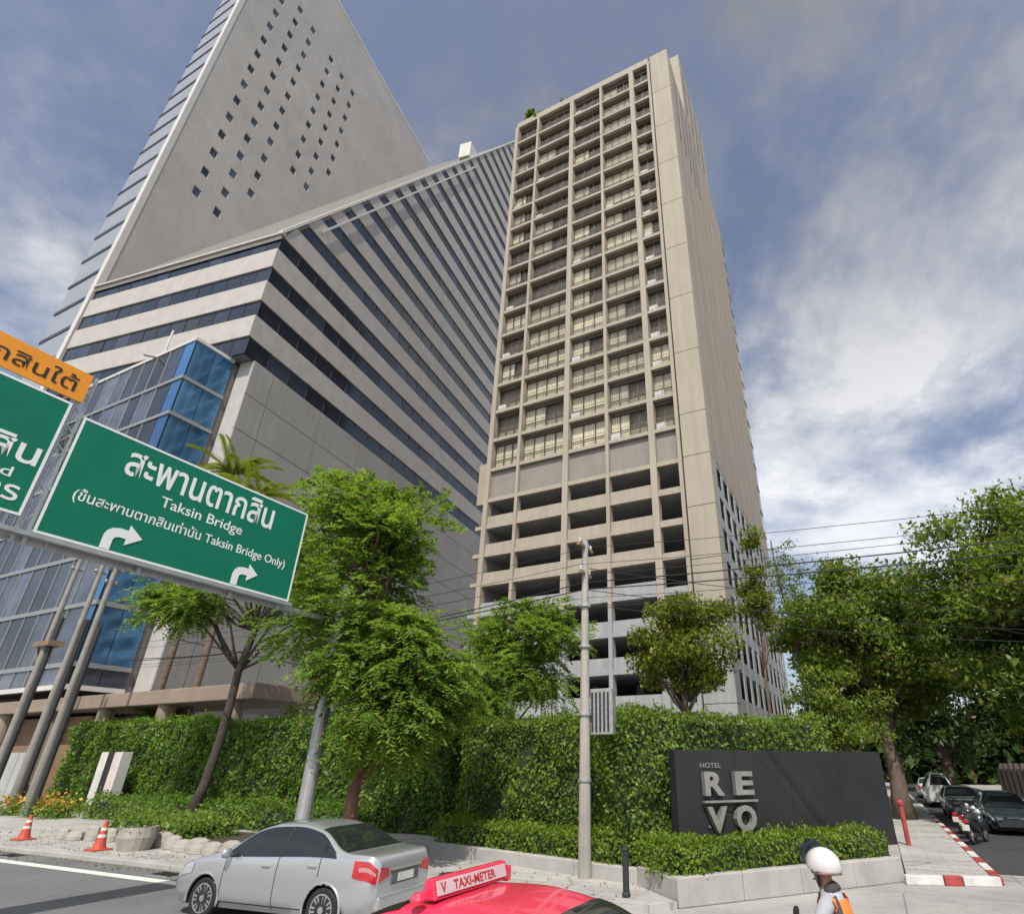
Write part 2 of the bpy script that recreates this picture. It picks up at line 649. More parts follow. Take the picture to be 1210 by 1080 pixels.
def spray_quads(P, axis, rng, length, leaflet, k=7, aspect=0.42):
    """pinnate sprays: leaflets in two rows along a drooping stalk"""
    n = len(P)
    ax = unit(axis + rng.normal(size=(n, 3)) * 0.35)
    side = unit(np.cross(ax, np.array([0, 0, 1.0]) + rng.normal(size=(n, 3)) * 0.3))
    out = []
    for i in range(k):
        t = (i + 0.6) / k
        base = P + ax * length * t + np.array([0, 0, -1.0]) * (length * 0.45 * t * t)
        for s in (-1, 1):
            d = unit(side * s + ax * 0.55 + np.array([0, 0, -0.25]) + rng.normal(size=(n, 3)) * 0.15)
            c = base + d * leaflet * 0.5
            out.append(leaf_quads(c, rng, leaflet, axis=d * 8, nrm=np.array([0, 0, 4.0]), aspect=aspect, jitter=0.6))
    return np.concatenate(out)


def clumps_in(rng, c, r, n, shell=0.55):
    c, r = np.array(c), np.array(r)
    d = unit(rng.normal(size=(n, 3)))
    q = rng.uniform(shell, 1.0, size=(n, 1)) ** 0.8
    return c + d * q * r


def tree(name, label, base, trunk, clumps, cr, n, size, lm, bark=None, group=None, spray=None, seed=0, limb_r=0.05, aspect=0.5,
         flat=0.65, limb_every=1):
    """trunk: [(x,y,z,r)] relative to base; clumps: (k,3) relative to base"""
    rng = np.random.default_rng(seed)
    t = thing(name, label, 'tree', base, 0, group)
    mb = MB()
    pts = [p[:3] for p in trunk]
    mb.tube(pts, [p[3] for p in trunk], 9)
    tp = np.array(pts)
    top = tp[-1]
    for i, c in enumerate(clumps[::limb_every]):
        # limbs leave the trunk below their clump and curve up to it
        cand = tp[tp[:, 2] < c[2] - 0.1]
        s = cand[-1] if len(cand) else tp[len(tp) // 2]
        k = rng.integers(max(len(cand) - 2, 0), max(len(cand), 1)) if len(cand) > 1 else 0
        s = cand[k] if len(cand) else s
        mid = (s + c) / 2 + np.array([0, 0, 0.12 * np.linalg.norm(c - s)]) + rng.normal(size=3) * 0.15
        mb.tube([s, (s + mid) / 2 + rng.normal(size=3) * 0.08, mid, c], [limb_r * 1.2, limb_r, limb_r * 0.7, limb_r * 0.25], 5)
    mb.build('trunk', bark or M_bark, t, smooth=True)
    w = rng.uniform(0.6, 1.4, len(clumps))
    idx = rng.choice(len(clumps), n, p=w / w.sum())
    rr = cr * rng.uniform(0.7, 1.25, len(clumps))
    off = np.clip(rng.normal(size=(n, 3)), -1.7, 1.7) * np.array([0.5, 0.5, 0.5 * flat])
    P = clumps[idx] + off * rr[idx][:, None]
    if spray:
        ax = unit(off) + unit(P - clumps.mean(0)) * 0.8 + np.array([0, 0, 0.15])
        Q = spray_quads(P, ax, rng, spray, size)
    else:
        Q = leaf_quads(P, rng, size, aspect=aspect, axis=np.array([0, 0, -0.25]))
    link('crown', quad_mesh('crown', Q, lm), t)
    return t


def face_leaves(rng, o, ax, ay, nrm, dens, size, depth=0.14, lump=0.12):
    """leaves over one rectangular face of a hedge"""
    o, ax, ay, nrm = map(np.array, (o, ax, ay, nrm))
    w, h = np.linalg.norm(ax), np.linalg.norm(ay)
    n = int(w * h * dens)
    s, t = rng.uniform(size=(n, 1)), rng.uniform(size=(n, 1))
    bumps = (np.sin(s * w * 2.1 + 1.3 * np.sin(t * h * 1.7)) + np.sin(t * h * 3.3 + s * w * 1.1) + np.sin(s * w * 5.2 - t * h * 4.1) * 0.6) * lump
    P = o + s * ax + t * ay + nrm * (rng.normal(size=(n, 1)) * depth + bumps)
    return leaf_quads(P, rng, size, axis=np.array([0, 0, -0.7]) + nrm * 0.5, nrm=nrm * 1.8 + np.array([0, 0, 0.7]), aspect=0.6)


def hedge(name, label, path, thick, z0, z1, dens, size, lm, seed, depth=0.12, lump=0.1, side='left', tops=None, cat='hedge'):
    """a clipped hedge whose front follows path (list of world xy); it is thick away from the viewer"""
    rng = np.random.default_rng(seed)
    c0 = Vector((path[0][0], path[0][1], 0))
    t = thing(name, label, cat, c0)
    core = MB()
    Q = []
    for (a, b) in zip(path[:-1], path[1:]):
        a, b = np.array((*a, 0.0)) - np.array(c0), np.array((*b, 0.0)) - np.array(c0)
        d = b - a
        nn = np.array([d[1], -d[0], 0]) / np.linalg.norm(d)       # towards the viewer when path runs left to right
        bk = -nn * thick
        i = 0.16
        u = d / np.linalg.norm(d)
        p = [a + u * i - nn * i, b - u * i - nn * i, b - u * i + bk + nn * i, a + u * i + bk + nn * i]
        core.prism([(q[0], q[1]) for q in p], z0, z1 - i)
        Z = np.array([0, 0, 1.0])
        Q.append(face_leaves(rng, a + Z * z0, d, Z * (z1 - z0), nn, dens, size, depth, lump))
        Q.append(face_leaves(rng, a + Z * z1, d, bk, Z, dens, size, depth * 0.9, lump * 0.7))
        Q.append(face_leaves(rng, a + Z * z0, bk, Z * (z1 - z0), -u, dens * 0.8, size, depth, lump))
        Q.append(face_leaves(rng, b + Z * z0, bk, Z * (z1 - z0), u, dens * 0.8, size, depth, lump))
        Q.append(face_leaves(rng, a + bk + Z * z0, d, Z * (z1 - z0), -nn, dens * 0.25, size * 1.5, depth, lump))
        # stray sprigs along the top edge
        k = int(np.linalg.norm(d) * 22)
        P = a + rng.uniform(size=(k, 1)) * d + Z * (z1 + np.abs(rng.normal(size=(k, 1))) * size * 1.1) + bk * rng.uniform(0, 0.6, size=(k, 1))
        Q.append(leaf_quads(P, rng, size * 1.1, axis=np.array([0, 0, 1.2]), aspect=0.5))
    core.build('branches', M_hedgecore, t)
    link('foliage', quad_mesh('foliage', np.concatenate(Q), lm), t)
    return t


# ------------------------------------------------------------------ ground, roads, pavements
def slab(name, poly, z0, z1, m, kind='structure', parent=None):
    mb = MB()
    mb.prism([(p.x, p.y) for p in poly], z0, z1)
    return mb.build(name, m, parent, kind=kind)


mb = MB()
mb.add([(-900, -900, 0), (900, -900, 0), (900, 900, 0), (-900, 900, 0)], [(0, 1, 2, 3)])
mb.build('ground', M_concrete_road, kind='structure')


def sheet(name, pts, z, m, kind='structure'):
    b = MB()
    b.add([(p.x, p.y, z) for p in pts], [tuple(range(len(pts)))])
    return b.build(name, m, kind=kind)


sheet('main_road', [E(-200, -14), E(-13.5, -14), E(-10.5, 4), E(-9.0, 11.2), E(-200, 11.2)], 0.004, M_asphalt)
sheet('side_street', [E(2.15, 19.5), E(9.4, 19.5), E(9.4, 130), E(2.15, 130)], 0.004, mat('shaded asphalt', (0.045, 0.046, 0.048), 0.85, 0.15, 0.5, bump=0.2, dirt=0.2, fine=0.1))  # side street shade is put into this darker asphalt colour
b = MB()
for (u0, u1) in ((-60, -11.6),):
    p = [E(u0, 9.95, 0.008), E(u1, 9.95, 0.008), E(u1, 10.25, 0.008), E(u0, 10.25, 0.008)]
    b.add([tuple(q) for q in p], [(0, 1, 2, 3)])
b.build('edge_line', M_white_line, kind='structure')

PC = Vector((1.77, 13.03, 0))                       # street corner of the planter
PD = Vector((math.sin(R(64.55)), math.cos(R(64.55)), 0))
PN = Vector((-PD.y, PD.x, 0))                       # away from the street
PLD = Vector((-0.725, 0.689, 0))                    # planter flank running away to the left
PR = PC + PD * 6.3
PQ = Vector((1.10, 14.65, 0))                       # the flank bends here
PL = Vector((-4.6, 19.35, 0))
slab('pavement', [E(-75, 11.2), E(-5.6, 11.2), E(-4.4, 11.9), PC - PD * 0.05, PQ, PL, E(-15, 24), E(-75, 24)], 0.0, 0.12, M_pave)
kerb = thing('kerb', None, None, E(-75, 11.05))
kerb['kind'] = 'structure'
kerb.rotation_euler = (0, 0, -AE)
for i in range(35):
    b = MB()
    b.box(0.012, 1.988, 0.0, 0.146, 0.0, 0.135)
    b.build('kerb_stone', M_curb, kerb, loc=(i * 2, 0, 0), bevel=0.02)

# side street pavement with its red and white kerb
slab('side_pavement', [E(0.15, 17.2), E(1.92, 17.75), E(1.92, 120), E(0.15, 120)], 0.0, 0.12, M_pave)
sk = thing('painted_kerb', None, None, E(0, 0), -AE)
sk['kind'] = 'structure'
a0, a1 = Vector((0.12, 17.02)), Vector((2.05, 17.62))
seg = [(0.0, 0.40, 'w'), (0.41, 0.60, 'r'), (0.61, 1.0, 'w')]
for s0, s1, c in seg:
    p, q = a0.lerp(a1, s0), a0.lerp(a1, s1)
    d = (a1 - a0).normalized()
    n = Vector((-d.y, d.x)) * 0.16
    b = MB()
    b.prism([(p.x, p.y), (q.x, q.y), (q.x + n.x, q.y + n.y), (p.x + n.x, p.y + n.y)], 0, 0.19)
    b.build('kerb_stone', M_red_paint if c == 'r' else M_white_paint, sk, bevel=0.02)
for i in range(24):
    b = MB()
    b.box(1.925, 2.12, 0.0, 1.18, 0, 0.15)
    b.build('kerb_stone', M_red_paint if i % 2 == 0 and i < 18 else M_white_paint, sk, loc=(0, 17.85 + i * 1.2, 0), bevel=0.02)


# ------------------------------------------------------------------ hotel tower
def build_hotel():
    H0 = E(-28.56, 39.15)
    t = thing('hotel_tower', 'slim beige hotel tower with a grid of balconies above an open parking podium', 'building', H0, -AE)
    cx = [0.0, 3.27, 8.25, 12.29, 16.37, 18.63]
    cw = [0.46, 0.28, 0.52, 0.30, 0.54, 0.30]
    zA, zB, top = 27.9, 24.74, 80.3
    hs = (top - zA) / 16
    dk = [24.74 - 2.685 * i for i in range(9)] + [0.55]
    # body behind the balconies
    b = MB()
    b.box(0.02, 21.08, 1.15, 30, zB + 0.05, top - 0.05)
    b.box(18.80, 21.08, 1.0, 1.149, zB + 0.05, top - 0.05)
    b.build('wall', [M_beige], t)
    # columns
    for x, w in zip(cx, cw):
        z0 = 0
        b = MB()
        b.box(x - w / 2, x + w / 2, -0.10, 0.62, 13.0, top + 0.05)
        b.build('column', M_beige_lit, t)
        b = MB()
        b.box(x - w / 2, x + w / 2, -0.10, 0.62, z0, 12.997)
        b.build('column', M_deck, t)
    # balcony dividers behind the columns
    for x in cx[1:-1]:
        b = MB()
        b.box(x - 0.09, x + 0.09, 0.622, 1.147, zA + 0.1, top - 0.1)
        b.build('balcony_divider', M_beige, t)
    b = MB()
    b.box(-0.2, 0.0, 0.622, 1.6, zA + 0.1, top - 0.1)
    b.box(18.45, 18.62, 0.622, 1.147, zA + 0.1, top - 0.1)
    b.build('balcony_divider', M_beige, t)
    # floor slabs
    b = MB()
    b.box(-0.05, 18.66, -0.02, 0.30, -0.34, 0.0)
    me = b.mesh('edge_beam', M_beige_lit)
    b = MB()
    b.box(-0.05, 18.66, 0.301, 1.146, -0.36, -0.005)
    me_s = b.mesh('floor_slab', mat('dark brown soffit', (0.17, 0.14, 0.10), 0.8, 0.1, 0.6))  # underside tone set darker and browner than the edge beams
    for i in range(17):
        link('edge_beam', me, t, (0, 0, zA + hs * i + (0.25 if i == 16 else 0)))
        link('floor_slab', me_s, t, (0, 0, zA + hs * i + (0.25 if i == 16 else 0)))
    b = MB()
    b.box(-0.05, 18.66, 0.0, 0.3, -0.40, 0.0)
    link('floor_slab', b.mesh('floor_slab', M_beige_lit), t, (0, 0, zB))
    # windows, curtains, railings
    rnd = random.Random(5)
    AME = []
    wz0, wz1 = 0.02, hs - 0.55
    for j in range(5):
        x0, x1 = cx[j] + cw[j] / 2 + 0.02, cx[j + 1] - cw[j + 1] / 2 - 0.02
        if j == 0:
            x0 += 0.02
        npan = [3, 4, 3, 4, 2][j]
        pw = (x1 - x0) / npan
        fr = MB()
        for k in range(npan + 1):
            xx = x0 + k * pw
            fr.box(max(xx - 0.045, x0), min(xx + 0.045, x1), -0.04, 0.06, wz0, wz1)
        fr.box(x0, x1, -0.035, 0.055, wz1 - 0.09, wz1)
        fr.box(x0, x1, -0.035, 0.055, wz0, wz0 + 0.07)
        fr.box(x0, x1, -0.03, 0.05, wz0 + 1.0, wz0 + 1.05)
        fme = fr.mesh('window_frame', M_frame)
        pb = MB()
        pb.box(0.0, pw - 0.05, -0.006, 0.006, wz0 + 0.07, wz1 - 0.09)
        pme = pb.mesh('pane', G_window)
        # pleated curtain
        cme = []
        for wd in (0.5, 1.0):
            cbm = MB()
            n = int((x1 - x0) * wd / 0.11)
            vs, fs = [], []
            for k in range(n + 1):
                xx = x0 + (x1 - x0) * wd * k / n
                yy = 0.05 * (k % 2)
                vs += [(xx, yy, wz0 + 0.05), (xx, yy, wz1 - 0.02)]
                if k:
                    fs.append((2 * k - 2, 2 * k, 2 * k + 1, 2 * k - 1))
            cbm.add(vs, fs)
            cme.append(cbm.mesh('curtain', M_curtain))
        rl = MB()
        rl.box(x0, x1, -0.012, 0.02, 0.99, 1.03)
        for zz in (0.18, 0.45, 0.72):
            rl.box(x0, x1, -0.006, 0.016, zz, zz + 0.03)
        nb = max(2, int((x1 - x0) / 1.1))
        for k in range(nb + 1):
            xx = x0 + (x1 - x0) * k / nb
            rl.box(max(xx - 0.02, x0), min(xx + 0.02, x1), -0.012, 0.022, 0.0, 0.98)
        rme = rl.mesh('railing', M_rail)
        hb = MB()
        hb.box(x0 - 0.3 * (j > 0), x1, 0, 0.14, hs - 0.548, hs - 0.402)
        hme = hb.mesh('lintel', mat('dark brown soffit', (0.17, 0.14, 0.10)))
        for i in range(16):
            z = zA + hs * i
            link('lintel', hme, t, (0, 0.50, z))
            w = link('window', fme, t, (0, 0.58, z))
            for k in range(npan):
                link('pane', pme, w, (x0 + k * pw + 0.025, 0.0, 0))
            low = i < 6
            pr = [0.9 if low else 0.32, 0.95 if low else 0.35, 0.97 if low else 0.40, 0.99, 0.45][j]
            if rnd.random() < pr:
                full = low or j == 3
                c = link('curtain', cme[1 if full and rnd.random() < 0.8 else 0], w, (0, 0.09, 0))
            link('railing', rme, t, (0, 0.06, z))
            if (j == 4 and i < 11) or (j < 4 and rnd.random() < 0.16):
                ab = MB()
                if not AME:
                    ab.box(-0.42, 0.42, -0.16, 0.16, 0.0, 0.62)
                    ab.lathe([(0.22, -0.03), (0.22, 0.0)], 14, (0.05, -0.162, 0.31), 'y')
                    AME.append(ab.mesh('air_conditioner', M_ac))
                link('air_conditioner', AME[0], t, (x0 + 0.55, 0.34, z + 0.05))
    # blank storey
    for j in range(5):
        b = MB()
        b.box(cx[j] + cw[j] / 2 + 0.01, cx[j + 1] - cw[j + 1] / 2 - 0.01, 0.30, 0.6, zB + 0.003, zA - 0.402)
        b.build('infill_panel', M_blank, t)
    b = MB()
    b.box(-1.15, -0.27, 0.1, 1.6, 24.3, 28.6)
    b.build('side_box', M_beige, t)
    # parking decks
    for i, z in enumerate(dk):
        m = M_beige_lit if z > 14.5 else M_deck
        b = MB()
        b.box(-1.0 if z < 23 else -0.05, 18.66, 0.02, 0.42, z - 0.36, z)
        b.build('edge_beam', m, t)
        b = MB()
        b.box(-0.05, 18.66, 0.421, 29.6, z - 0.33, z - 0.01)
        b.box(18.661, 20.6, 1.0, 29.6, z - 0.33, z - 0.01)
        b.build('parking_deck', M_shadeconc, t)
        if z < 23.5:
            for j in range(4):
                b = MB()
                b.box(cx[j] + cw[j] / 2 + 0.005, cx[j + 1] - cw[j + 1] / 2 - 0.005, 0.14, 0.30, z + 0.003, z + 0.86)
                b.build('parapet', m, t)
            b = MB()
            b.box(cx[4] + cw[4] / 2 + 0.005, cx[5] - cw[5] / 2 - 0.005, 0.14, 0.30, z + 0.003, z + 0.24)
            b.build('parapet', m, t)
    b = MB()
    b.box(0.3, 20.4, 13.0, 13.3, 0, zB - 0.4)
    for x in cx[1:-1]:
        b.box(x - 0.3, x + 0.3, 6.0, 6.6, 0, zB - 0.37)
    b.box(-0.02, 0.2, 0.65, 29.6, 0, zB - 0.4)
    b.box(0.21, 20.9, 29.62, 29.9, 0, zB + 0.04)
    b.build('parking_core', M_shadeconc, t)
    # corner pier, cast in lifts
    z = 0.0
    lifts = [6.0, 11.2, 16.0, 20.2, 24.6, 28.6, 35.0, 41.4, 47.8, 54.2, 60.6, 67.0, 73.4, 80.9]
    for zz in lifts:
        b = MB()
        b.box(18.93, 21.10, -0.22, 0.99, z + 0.02, zz - 0.02)
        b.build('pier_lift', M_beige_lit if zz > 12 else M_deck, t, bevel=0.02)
        z = zz
    # side elevation: open parking grid below, blank wall above
    for i in range(12):
        y = 1.0 + i * 2.6
        b = MB()
        b.box(20.98, 21.08, y, y + (0.62 if i % 3 else 0.85), 0, zB + 0.02)
        b.build('side_pier', M_deck, t)
    for z in dk:
        b = MB()
        b.box(20.99, 21.05, 1.0, 30, z - 0.36, z + 0.50)
        b.build('side_beam', M_deck, t)
    for i in range(1, 9):
        b = MB()
        b.box(21.081, 21.10, i * 3.75 - 0.012, i * 3.75 + 0.012, zB + 0.7, top - 0.3)
        b.build('wall_rib', M_beige, t)
    for i in range(16):
        z = zA + hs * i
        b = MB()
        b.box(21.083, 21.16, 27.9, 30.05, z - 0.22, z)
        b.build('end_balcony', M_beige_lit, t)
        b = MB()
        b.box(21.083, 21.10, 28.1, 29.9, z + 0.05, z + 2.5)
        b.build('side_window', M_dglass, t)
    # plant room on the roof
    b = MB()
    b.box(18.93, 21.08, 8.0, 22.0, top - 0.04, 94.6)
    b.build('plant_room', M_beige_lit, t)
    for i in range(4):
        b = MB()
        b.box(21.082, 21.12, 9.2 + i * 3.1, 10.3 + i * 3.1, 83.5, 93.0)
        b.build('louvre', M_block_dark, t)
    for i in range(5):
        b = MB()
        b.box(21.082, 21.12, 2.4 + i * 2.2, 3.2 + i * 2.2, 68.0 + i * 0.1, 78.8)
        b.build('louvre', M_block_dark, t)
    b = MB()
    b.box(-0.05, 18.6, -0.02, 0.25, top + 0.253, top + 1.0)
    b.box(20.6, 21.08, 1.0, 30, top, top + 0.8)
    b.box(-0.05, 0.25, 0.26, 30, top, top + 1.0)
    b.build('roof_parapet', M_beige_lit, t)
    return t


hotel = build_hotel()


# ------------------------------------------------------------------ striped office tower
def build_office():
    g1 = Vector((math.cos(AG), -math.sin(AG), 0))
    g2 = Vector((math.sin(AG), math.cos(AG), 0))
    U, K = -42.55, 31.2
    t = thing('office_tower', 'huge grey striped office block rising to a blank tower wall with small windows', 'building', g1 * U + g2 * K, -AG)
    XL = -26.7
    T = [39.3 + 4.53 * k for k in range(24)]
    BH = 1.98
    roof0, slope, YE = 52.95, 1.815, 53.0
    zr = lambda y: roof0 + slope * y
    yr = lambda z: max(0.0, (z - roof0) / slope)
    # dark core of the wing
    b = MB()
    b.extrude([(XL + 0.4, 0.42, 37.42), (XL + 0.4, YE, 37.42), (XL + 0.4, YE, zr(YE) - 1.6), (XL + 0.4, 0.42, roof0 - 0.75)], (-XL - 0.8, 0, 0))
    b.build('wing_core', M_block_dark, t)
    b = MB()
    b.extrude([(XL, 0.02, roof0), (XL, YE, zr(YE)), (XL, YE, zr(YE) - 0.7), (XL, 0.02, roof0 - 0.7)], (-XL - 0.02, 0, 0))
    b.build('sloping_roof', M_block_dark, t)
    # coping and rail along the rake
    b = MB()
    b.extrude([(-0.5, -0.1, roof0 + 0.02), (-0.5, YE, zr(YE) + 0.12), (-0.5, YE, zr(YE) + 0.75), (-0.5, -0.1, roof0 + 0.45)], (0.62, 0, 0))
    b.build('roof_coping', M_white_edge, t)
    b = MB()
    b.bar((0.30, 4.2, zr(4.2) - 2.6), (0.30, 34, zr(34) - 3.0), 0.18, 0.22)
    for k in range(8):
        y = 5 + k * 4
        b.bar((0.0, y, zr(y) - 2.75), (0.30, y, zr(y) - 2.75), 0.12)
    b.build('cleaning_rail', M_white_edge, t)
    b = MB()
    b.box(XL - 0.2, 0.12, -0.14, 0.35, roof0 + 0.005, roof0 + 0.28)
    b.build('roof_coping', M_granite, t)
    b = MB()
    b.box(-2.8, -0.3, 32.0, 34.4, zr(33), zr(33) + 4.2)
    b.build('roof_box', M_white_edge, t)
    # front spandrels + panes
    W = -XL
    for k in range(4):
        z0, z1 = T[k], (T[k + 1] - BH if k < 3 else None)
        if z1:
            b = MB()
            b.box(XL + 0.3, 0.0, 0.0, 0.38, z0 + 0.003, z1 - 0.003)
            b.build('spandrel', M_granite, t)
    npn = 14
    pw = (W - 0.3) / npn
    b = MB()
    b.box(0.03, pw - 0.03, 0.16, 0.20, 0.0, BH)
    pme = b.mesh('pane', M_dglass)
    b = MB()
    b.box(-0.03, 0.03, 0.10, 0.24, 0.0, BH)
    mme = b.mesh('mullion', M_dmull)
    for k in range(4):
        for i in range(npn):
            link('pane', pme, t, (XL + 0.3 + i * pw, 0, T[k] - BH))
            if i % 3 == 0:
                link('mullion', mme, t, (XL + 0.3 + i * pw, 0, T[k] - BH))
    # right face: spandrels with raked starts, panes, mullions
    far = MB()
    pw2 = 2.65
    b = MB()
    b.box(-0.20, -0.16, 0.03, pw2 - 0.03, 0, BH)
    p2 = b.mesh('pane', M_dglass)
    b = MB()
    b.box(-0.24, -0.10, -0.03, 0.03, 0.0, BH)
    m2 = b.mesh('mullion', M_dmull)
    npanes = 0
    for k in range(23):
        z0, z1 = T[k] + 0.003, T[k + 1] - BH - 0.003
        ya, yb = yr(z0), yr(z1)
        if yb > YE - 0.5:
            break
        y0 = 0.381 if ya == 0 else ya
        poly = [(-0.38, y0, z0), (-0.38, YE, z0), (-0.38, YE, z1), (-0.38, max(yb, 0.381), z1)]
        b = MB()
        b.extrude(poly, (0.38, 0, 0))
        b.build('spandrel', M_granite_side, t)
    for k in range(23):
        z0, z1 = T[k] - BH, T[k]
        ya, yb = yr(z0), yr(z1)
        if yb > YE - 0.5:
            break
        start = yb if k > 3 else 0.22
        if yb - ya > 0.05:                          # wedge of glass under the rake
            far.extrude([(-0.20, ya, z0), (-0.20, start - 0.03, z0), (-0.20, start - 0.03, z1 - 0.02)], (0.04, 0, 0))
        y = start
        while y < YE - 0.6:
            if y < 37 and npanes < 290:
                link('pane', p2, t, (0, y, z0))
                npanes += 1
            else:
                far.box(-0.20, -0.16, y + 0.03, min(y + pw2 - 0.03, YE), z0, z1)
            if y < 30:
                link('mullion', m2, t, (0, y, z0))
            y += pw2
    far.build('far_glazing', M_dglass, t, kind='stuff')
    # concrete base block of the wing
    b = MB()
    b.box(-24.0, -0.16, 2.0, YE, 5.0, 37.40)
    b.build('base_core', M_block_dark, t)
    b = MB()
    b.box(-1.75, -0.16, 1.40, 1.998, 5.0, 37.36)
    b.build('base_end_wall', M_granite, t)
    zs = [37.36, 33.6, 29.85, 26.1, 22.35, 18.6, 14.85, 11.1, 7.3]
    ys = [1.40, 3.85, 10.65, 17.45, 24.25, 31.05, 37.85, 44.65, YE]
    for i in range(len(zs) - 1):
        for j in range(len(ys) - 1):
            b = MB()
            b.box(-0.158, 0.0, ys[j] + (0.035 if j else 0), ys[j + 1] - 0.035, zs[i + 1] + 0.035, zs[i] - 0.035)
            b.build('concrete_panel', M_block, t)
    # tower wall with small square windows
    holes = {}
    cols = {4.8: (68.3, 14), 7.9: (68.3, 14), 11.0: (76.1, 12), 15.7: (87.7, 9), 18.7: (87.7, 9), 21.8: (95.6, 7)}
    for tt, (z, n) in cols.items():
        y = tt * 1.1304
        holes[y] = [(2.5 + (z - 2.5) * 1.1304 + i * 4.377) for i in range(n)]
    ZT, hw, hh = 150.7, 0.55, 0.80
    b = MB()
    y = 0.6
    for yc in sorted(holes):
        b.box(XL - 0.4, XL, y, yc - hw, 30, ZT)
        z = 30.0
        for zc in holes[yc]:
            b.box(XL - 0.4, XL, yc - hw, yc + hw, z, zc - hh)
            z = zc + hh
        b.box(XL - 0.4, XL, yc - hw, yc + hw, z, ZT)
        y = yc + hw
    b.box(XL - 0.4, XL, y, 52.6, 30, ZT)
    b.build('tower_wall', M_tower, t)
    wb = MB()
    wb.box(XL - 0.34, XL - 0.30, -hw, hw, -hh, hh)
    wme = wb.mesh('window', M_swin)
    fb = MB()
    fb.box(XL - 0.30, XL - 0.26, -hw, hw, -0.03, 0.03)
    fb.box(XL - 0.30, XL - 0.26, -0.03, 0.03, -hh, hh)
    fme = fb.mesh('window_frame', M_frame)
    for yc in holes:
        for zc in holes[yc]:
            w = link('window', wme, t, (0, yc, zc))
            link('window_frame', fme, w)
    # tower body and stepped left facade
    d = Vector((-math.cos(R(8.8)), math.sin(R(8.8)), 0))
    Lc = Vector((XL, 0, 0))
    A = Lc + d * 7.7
    b = MB()
    b.prism([(XL - 0.41, 0.75), (A.x + 0.5, A.y + 0.6), (A.x + 0.5, A.y + 50), (XL - 0.41, 52.5)], 0, ZT - 0.4)
    b.build('tower_core', M_block_dark, t)
    b = MB()
    b.box(XL - 0.62, XL + 0.06, -0.12, 0.59, 30, ZT + 0.6)
    b.build('corner_fin', M_white_edge, t)
    nf = Vector((-d.y, d.x, 0)) * -1
    if nf.y > 0:
        nf = -nf
    for i in range(34):
        z = 2.5 + 4.377 * i + 1.0
        p, q = Lc + d * 0.62 - nf * 0.02, A
        b = MB()
        b.extrude([p + Vector((0, 0, z + 0.55)), q + Vector((0, 0, z + 0.55)), q + Vector((0, 0, z + 4.36)), p + Vector((0, 0, z + 4.36))], -nf * 0.4)
        b.build('facade_band', M_silverband, t)
        b = MB()
        b.extrude([p + nf * 0.10 + Vector((0, 0, z + 0.02)), q + nf * 0.10 + d * 0.25 + Vector((0, 0, z + 0.02)), q + nf * 0.10 + d * 0.25 + Vector((0, 0, z + 0.50)),
                   p + nf * 0.10 + Vector((0, 0, z + 0.50))], -nf * 0.4)
        b.build('facade_ledge', M_dglass, t)
    b = MB()
    b.box(XL - 7.0, XL + 0.05, 0.6, 53, ZT + 0.004, ZT + 0.6)
    b.build('roof_coping', M_white_edge, t)
    return t


office = build_office()


def build_annex():
    """blue glass box at the foot of the office tower, square to the street"""
    t = thing('glass_annex', 'dark glass annex with a blue mirrored end at the foot of the striped tower', 'building', E(-48.82, 21.27), -AE)
    fl = [7.2, 8.7, 13.0, 17.1, 21.1, 25.2, 29.3, 33.0, 37.2]
    XW, D = -34.0, 3.66
    b = MB()
    b.box(XW, -0.2, 0.2, 9.0, 7.2, 37.1)
    b.build('annex_core', M_block_dark, t)
    for i, z in enumerate(fl):
        b = MB()
        b.box(XW, 0.06, -0.06, 0.19, z - 0.16, z + 0.16)
        b.build('floor_band', M_mull if i not in (0, 8) else M_white_edge, t)
        b = MB()
        b.box(-0.19, 0.06, 0.191, D, z - 0.16, z + 0.16)
        b.build('floor_band', M_mull if i not in (0, 8) else M_white_edge, t)
    for i in range(len(fl) - 1):
        z0, z1 = fl[i] + 0.163, fl[i + 1] - 0.163
        for k in range(2):
            b = MB()
            b.box(-0.12, -0.08, 0.2 + k * 1.73, 0.2 + (k + 1) * 1.73 - 0.06, z0, z1)
            b.build('pane', M_bglass if i else M_brownglass, t)
        b = MB()
        b.box(-1.55, -0.12, 0.05, 0.09, z0, z1)
        b.build('pane', M_bglass if i else M_brownglass, t)
        n = 16
        w = (-XW - 1.6) / n
        for k in range(n):
            b = MB()
            x = XW + k * w
            b.box(x + 0.05, x + w - 0.05, 0.05, 0.09, z0, z1)
            b.build('pane', M_brownglass, t)
            b = MB()
            b.box(x - 0.05, x + 0.05, -0.02, 0.15, z0, z1)
            b.build('mullion', M_mull, t)
    b = MB()
    b.tube([(-5.8, 0.4, 37.2), (-5.8, 0.4, 40.6)], 0.10, 8)
    b.tube([(-5.8, 0.4, 37.2), (-5.8, -1.1, 36.6)], 0.14, 8)
    b.build('roof_lamp', M_white_edge, t)
    # brown porch below
    b = MB()
    b.box(XW, 3.0, 0.8, 8.0, 0.0, 5.3)
    b.build('ground_floor_wall', mat('brown stone wall', (0.26, 0.17, 0.11), 0.8, 0.15, 0.6), t)
    b = MB()
    b.box(XW, 20.0, -0.6, 4.0, 5.55, 6.35)
    b.build('canopy', M_brown, t, bevel=0.05)
    for k in range(9):
        b = MB()
        b.lathe([(0.45, 0.0), (0.45, 5.54)], 14, (-30 + k * 6.0, 0.0, 0))
        b.build('canopy_column', M_brown, t, smooth=False)
    return t


annex = build_annex()


# ------------------------------------------------------------------ planter, hotel sign wall, hedges
def P2(v):
    return (v.x, v.y)


